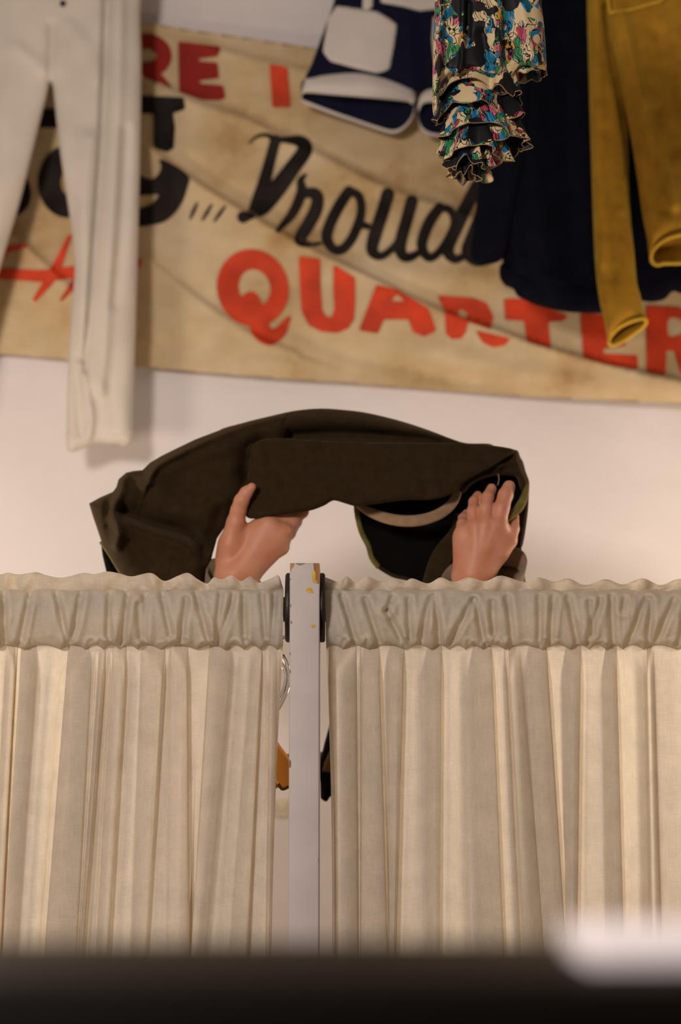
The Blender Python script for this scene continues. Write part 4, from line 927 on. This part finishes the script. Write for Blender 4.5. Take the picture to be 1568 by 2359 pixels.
cloth('jacket_shoulder', [(1140,1040),(1187,1036),(1196,1048),(1206,1075),(1214,1096),(1219,1113),(1216,1135),(1205,1145),(1196,1120),(1188,1100),(1165,1096),(1140,1096),(1110,1104),(1085,1118),(1070,1135),(1058,1130),(1066,1112),(1100,1090),(1132,1072)], 3.325, .022, 18, M['olive'], jk, drf, 3, 3, backk=3.4, label='shoulder fold over the right-hand fingers')
cloth('inner_fold', [(1218,1114),(1217,1142),(1206,1172),(1188,1190),(1168,1206),(1160,1208),(1164,1190),(1180,1172),(1196,1148),(1208,1122)], 3.272, .010, 9, M['olive_lit'], jk, Folds().ridge([(1166,1200),(1186,1184),(1206,1160)], .004, 5), 2, 3, label='pale olive fold between index finger and thumb')
cloth('jacket_side', [(1217,1120),(1217,1160),(1213,1200),(1206,1245),(1200,1262),(1190,1255),(1188,1215),(1190,1190),(1204,1172)], 3.33, .014, 10, M['olive'], jk, None, 2, 3, label='narrow edge hanging beside the thumb')
cloth('inner_fold', [(1140,1345),(1150,1310),(1163,1288),(1178,1300),(1188,1330),(1196,1420),(1130,1420)], 3.352, .012, 12, M['olive_lit'], jk, None, 3, 3, label='olive cloth inside the wide cuff')
px_tube('loose_thread', [(1146,1118),(1149,1104),(1147,1092)], 3.30, .0010, M['band'], jk)

# ------------------------------------------------------------------ dark counter in front of the camera, with a white card box
ct = thing('table', (0, .85, 0), 'dark glossy wooden table close to the viewer, blurred along the bottom', 'table')
ztop = P(784, 2246, .72)[2]
b = MB(); b.box(-.75, .75, .70, .985, ztop-.034, ztop, .016); b.build('table_top', M['gloss'], ct)
b = MB(); b.box(-.70, .70, .75, .94, ztop-.16, ztop-.034, .004); b.build('apron', M['ledge'], ct)
for sx in (-1, 1):
    for yy in (.76, .90):
        b = MB(); b.box(sx*.66-.025, sx*.66+.025, yy-.01, yy+.03, 0, ztop-.05, .003); b.build('leg', M['ledge'], ct)
x0_, x1_ = P(1360, 2200, .77)[0], .30
zc_ = P(1400, 2140, .77)[2]
cb = thing('card_box', ((x0_+x1_)/2, .81, ztop), 'flat white box lying on the dark glossy table, blurred', 'box')
b = MB(); b.box(x0_, x1_, .77, .85, ztop, zc_-.005, .002); b.build('box_tray', M['card'], cb)
b = MB(); b.box(x0_-.001, x1_+.001, .769, .851, zc_-.011, zc_, .002); b.build('lid', M['card'], cb)

# ------------------------------------------------------------------ light
def area(name, loc, target, size, power, col, spread=180):
    l = bpy.data.lights.new(name, 'AREA'); l.shape = 'DISK'; l.size = size; l.energy = power; l.color = col; l.spread = math.radians(spread)
    o = bpy.data.objects.new(name, l); C.objects.link(o); o.location = loc
    o.rotation_euler = (Vector(target)-Vector(loc)).to_track_quat('-Z', 'Y').to_euler(); return o
def point(name, loc, r, power, col):
    l = bpy.data.lights.new(name, 'POINT'); l.shadow_soft_size = r; l.energy = power; l.color = col
    o = bpy.data.objects.new(name, l); C.objects.link(o); o.location = loc; return o
area('shop_lamp', (-1.25, -.3, 2.35), (0, 4.2, 1.3), .55, 80, (1, .88, .80))
point('cubicle_lamp', (1.0, 3.50, 1.92), .09, 13, (1, .80, .62))
point('cubicle_lamp', (.98, 3.66, 1.35), .09, 11, (1, .80, .60))
point('cubicle_lamp', (-.95, 3.66, 1.30), .09, 7, (1, .82, .64))
point('cubicle_lamp', (-1.02, 3.36, 1.88), .09, 13, (1, .82, .64))
w = bpy.data.worlds.new('World'); bpy.context.scene.world = w; w.use_nodes = True
w.node_tree.nodes['Background'].inputs[0].default_value = (1, .88, .80, 1); w.node_tree.nodes['Background'].inputs[1].default_value = .17

# ------------------------------------------------------------------ camera
cam = bpy.data.cameras.new('camera'); co = bpy.data.objects.new('camera', cam); C.objects.link(co)
co.location = (0, 0, CAMZ); co.rotation_euler = (math.pi/2+PITCH, 0, 0)
cam.sensor_fit = 'HORIZONTAL'; cam.sensor_width = 24; cam.lens = 24*FPX/1568
cam.clip_start = .05; cam.dof.use_dof = True; cam.dof.focus_distance = 2.99/CP*1.0; cam.dof.aperture_fstop = 2.4
sc = bpy.context.scene; sc.camera = co
sc.view_settings.view_transform = 'Standard'; sc.view_settings.look = 'None'; sc.view_settings.exposure = 0.12; sc.view_settings.gamma = 1
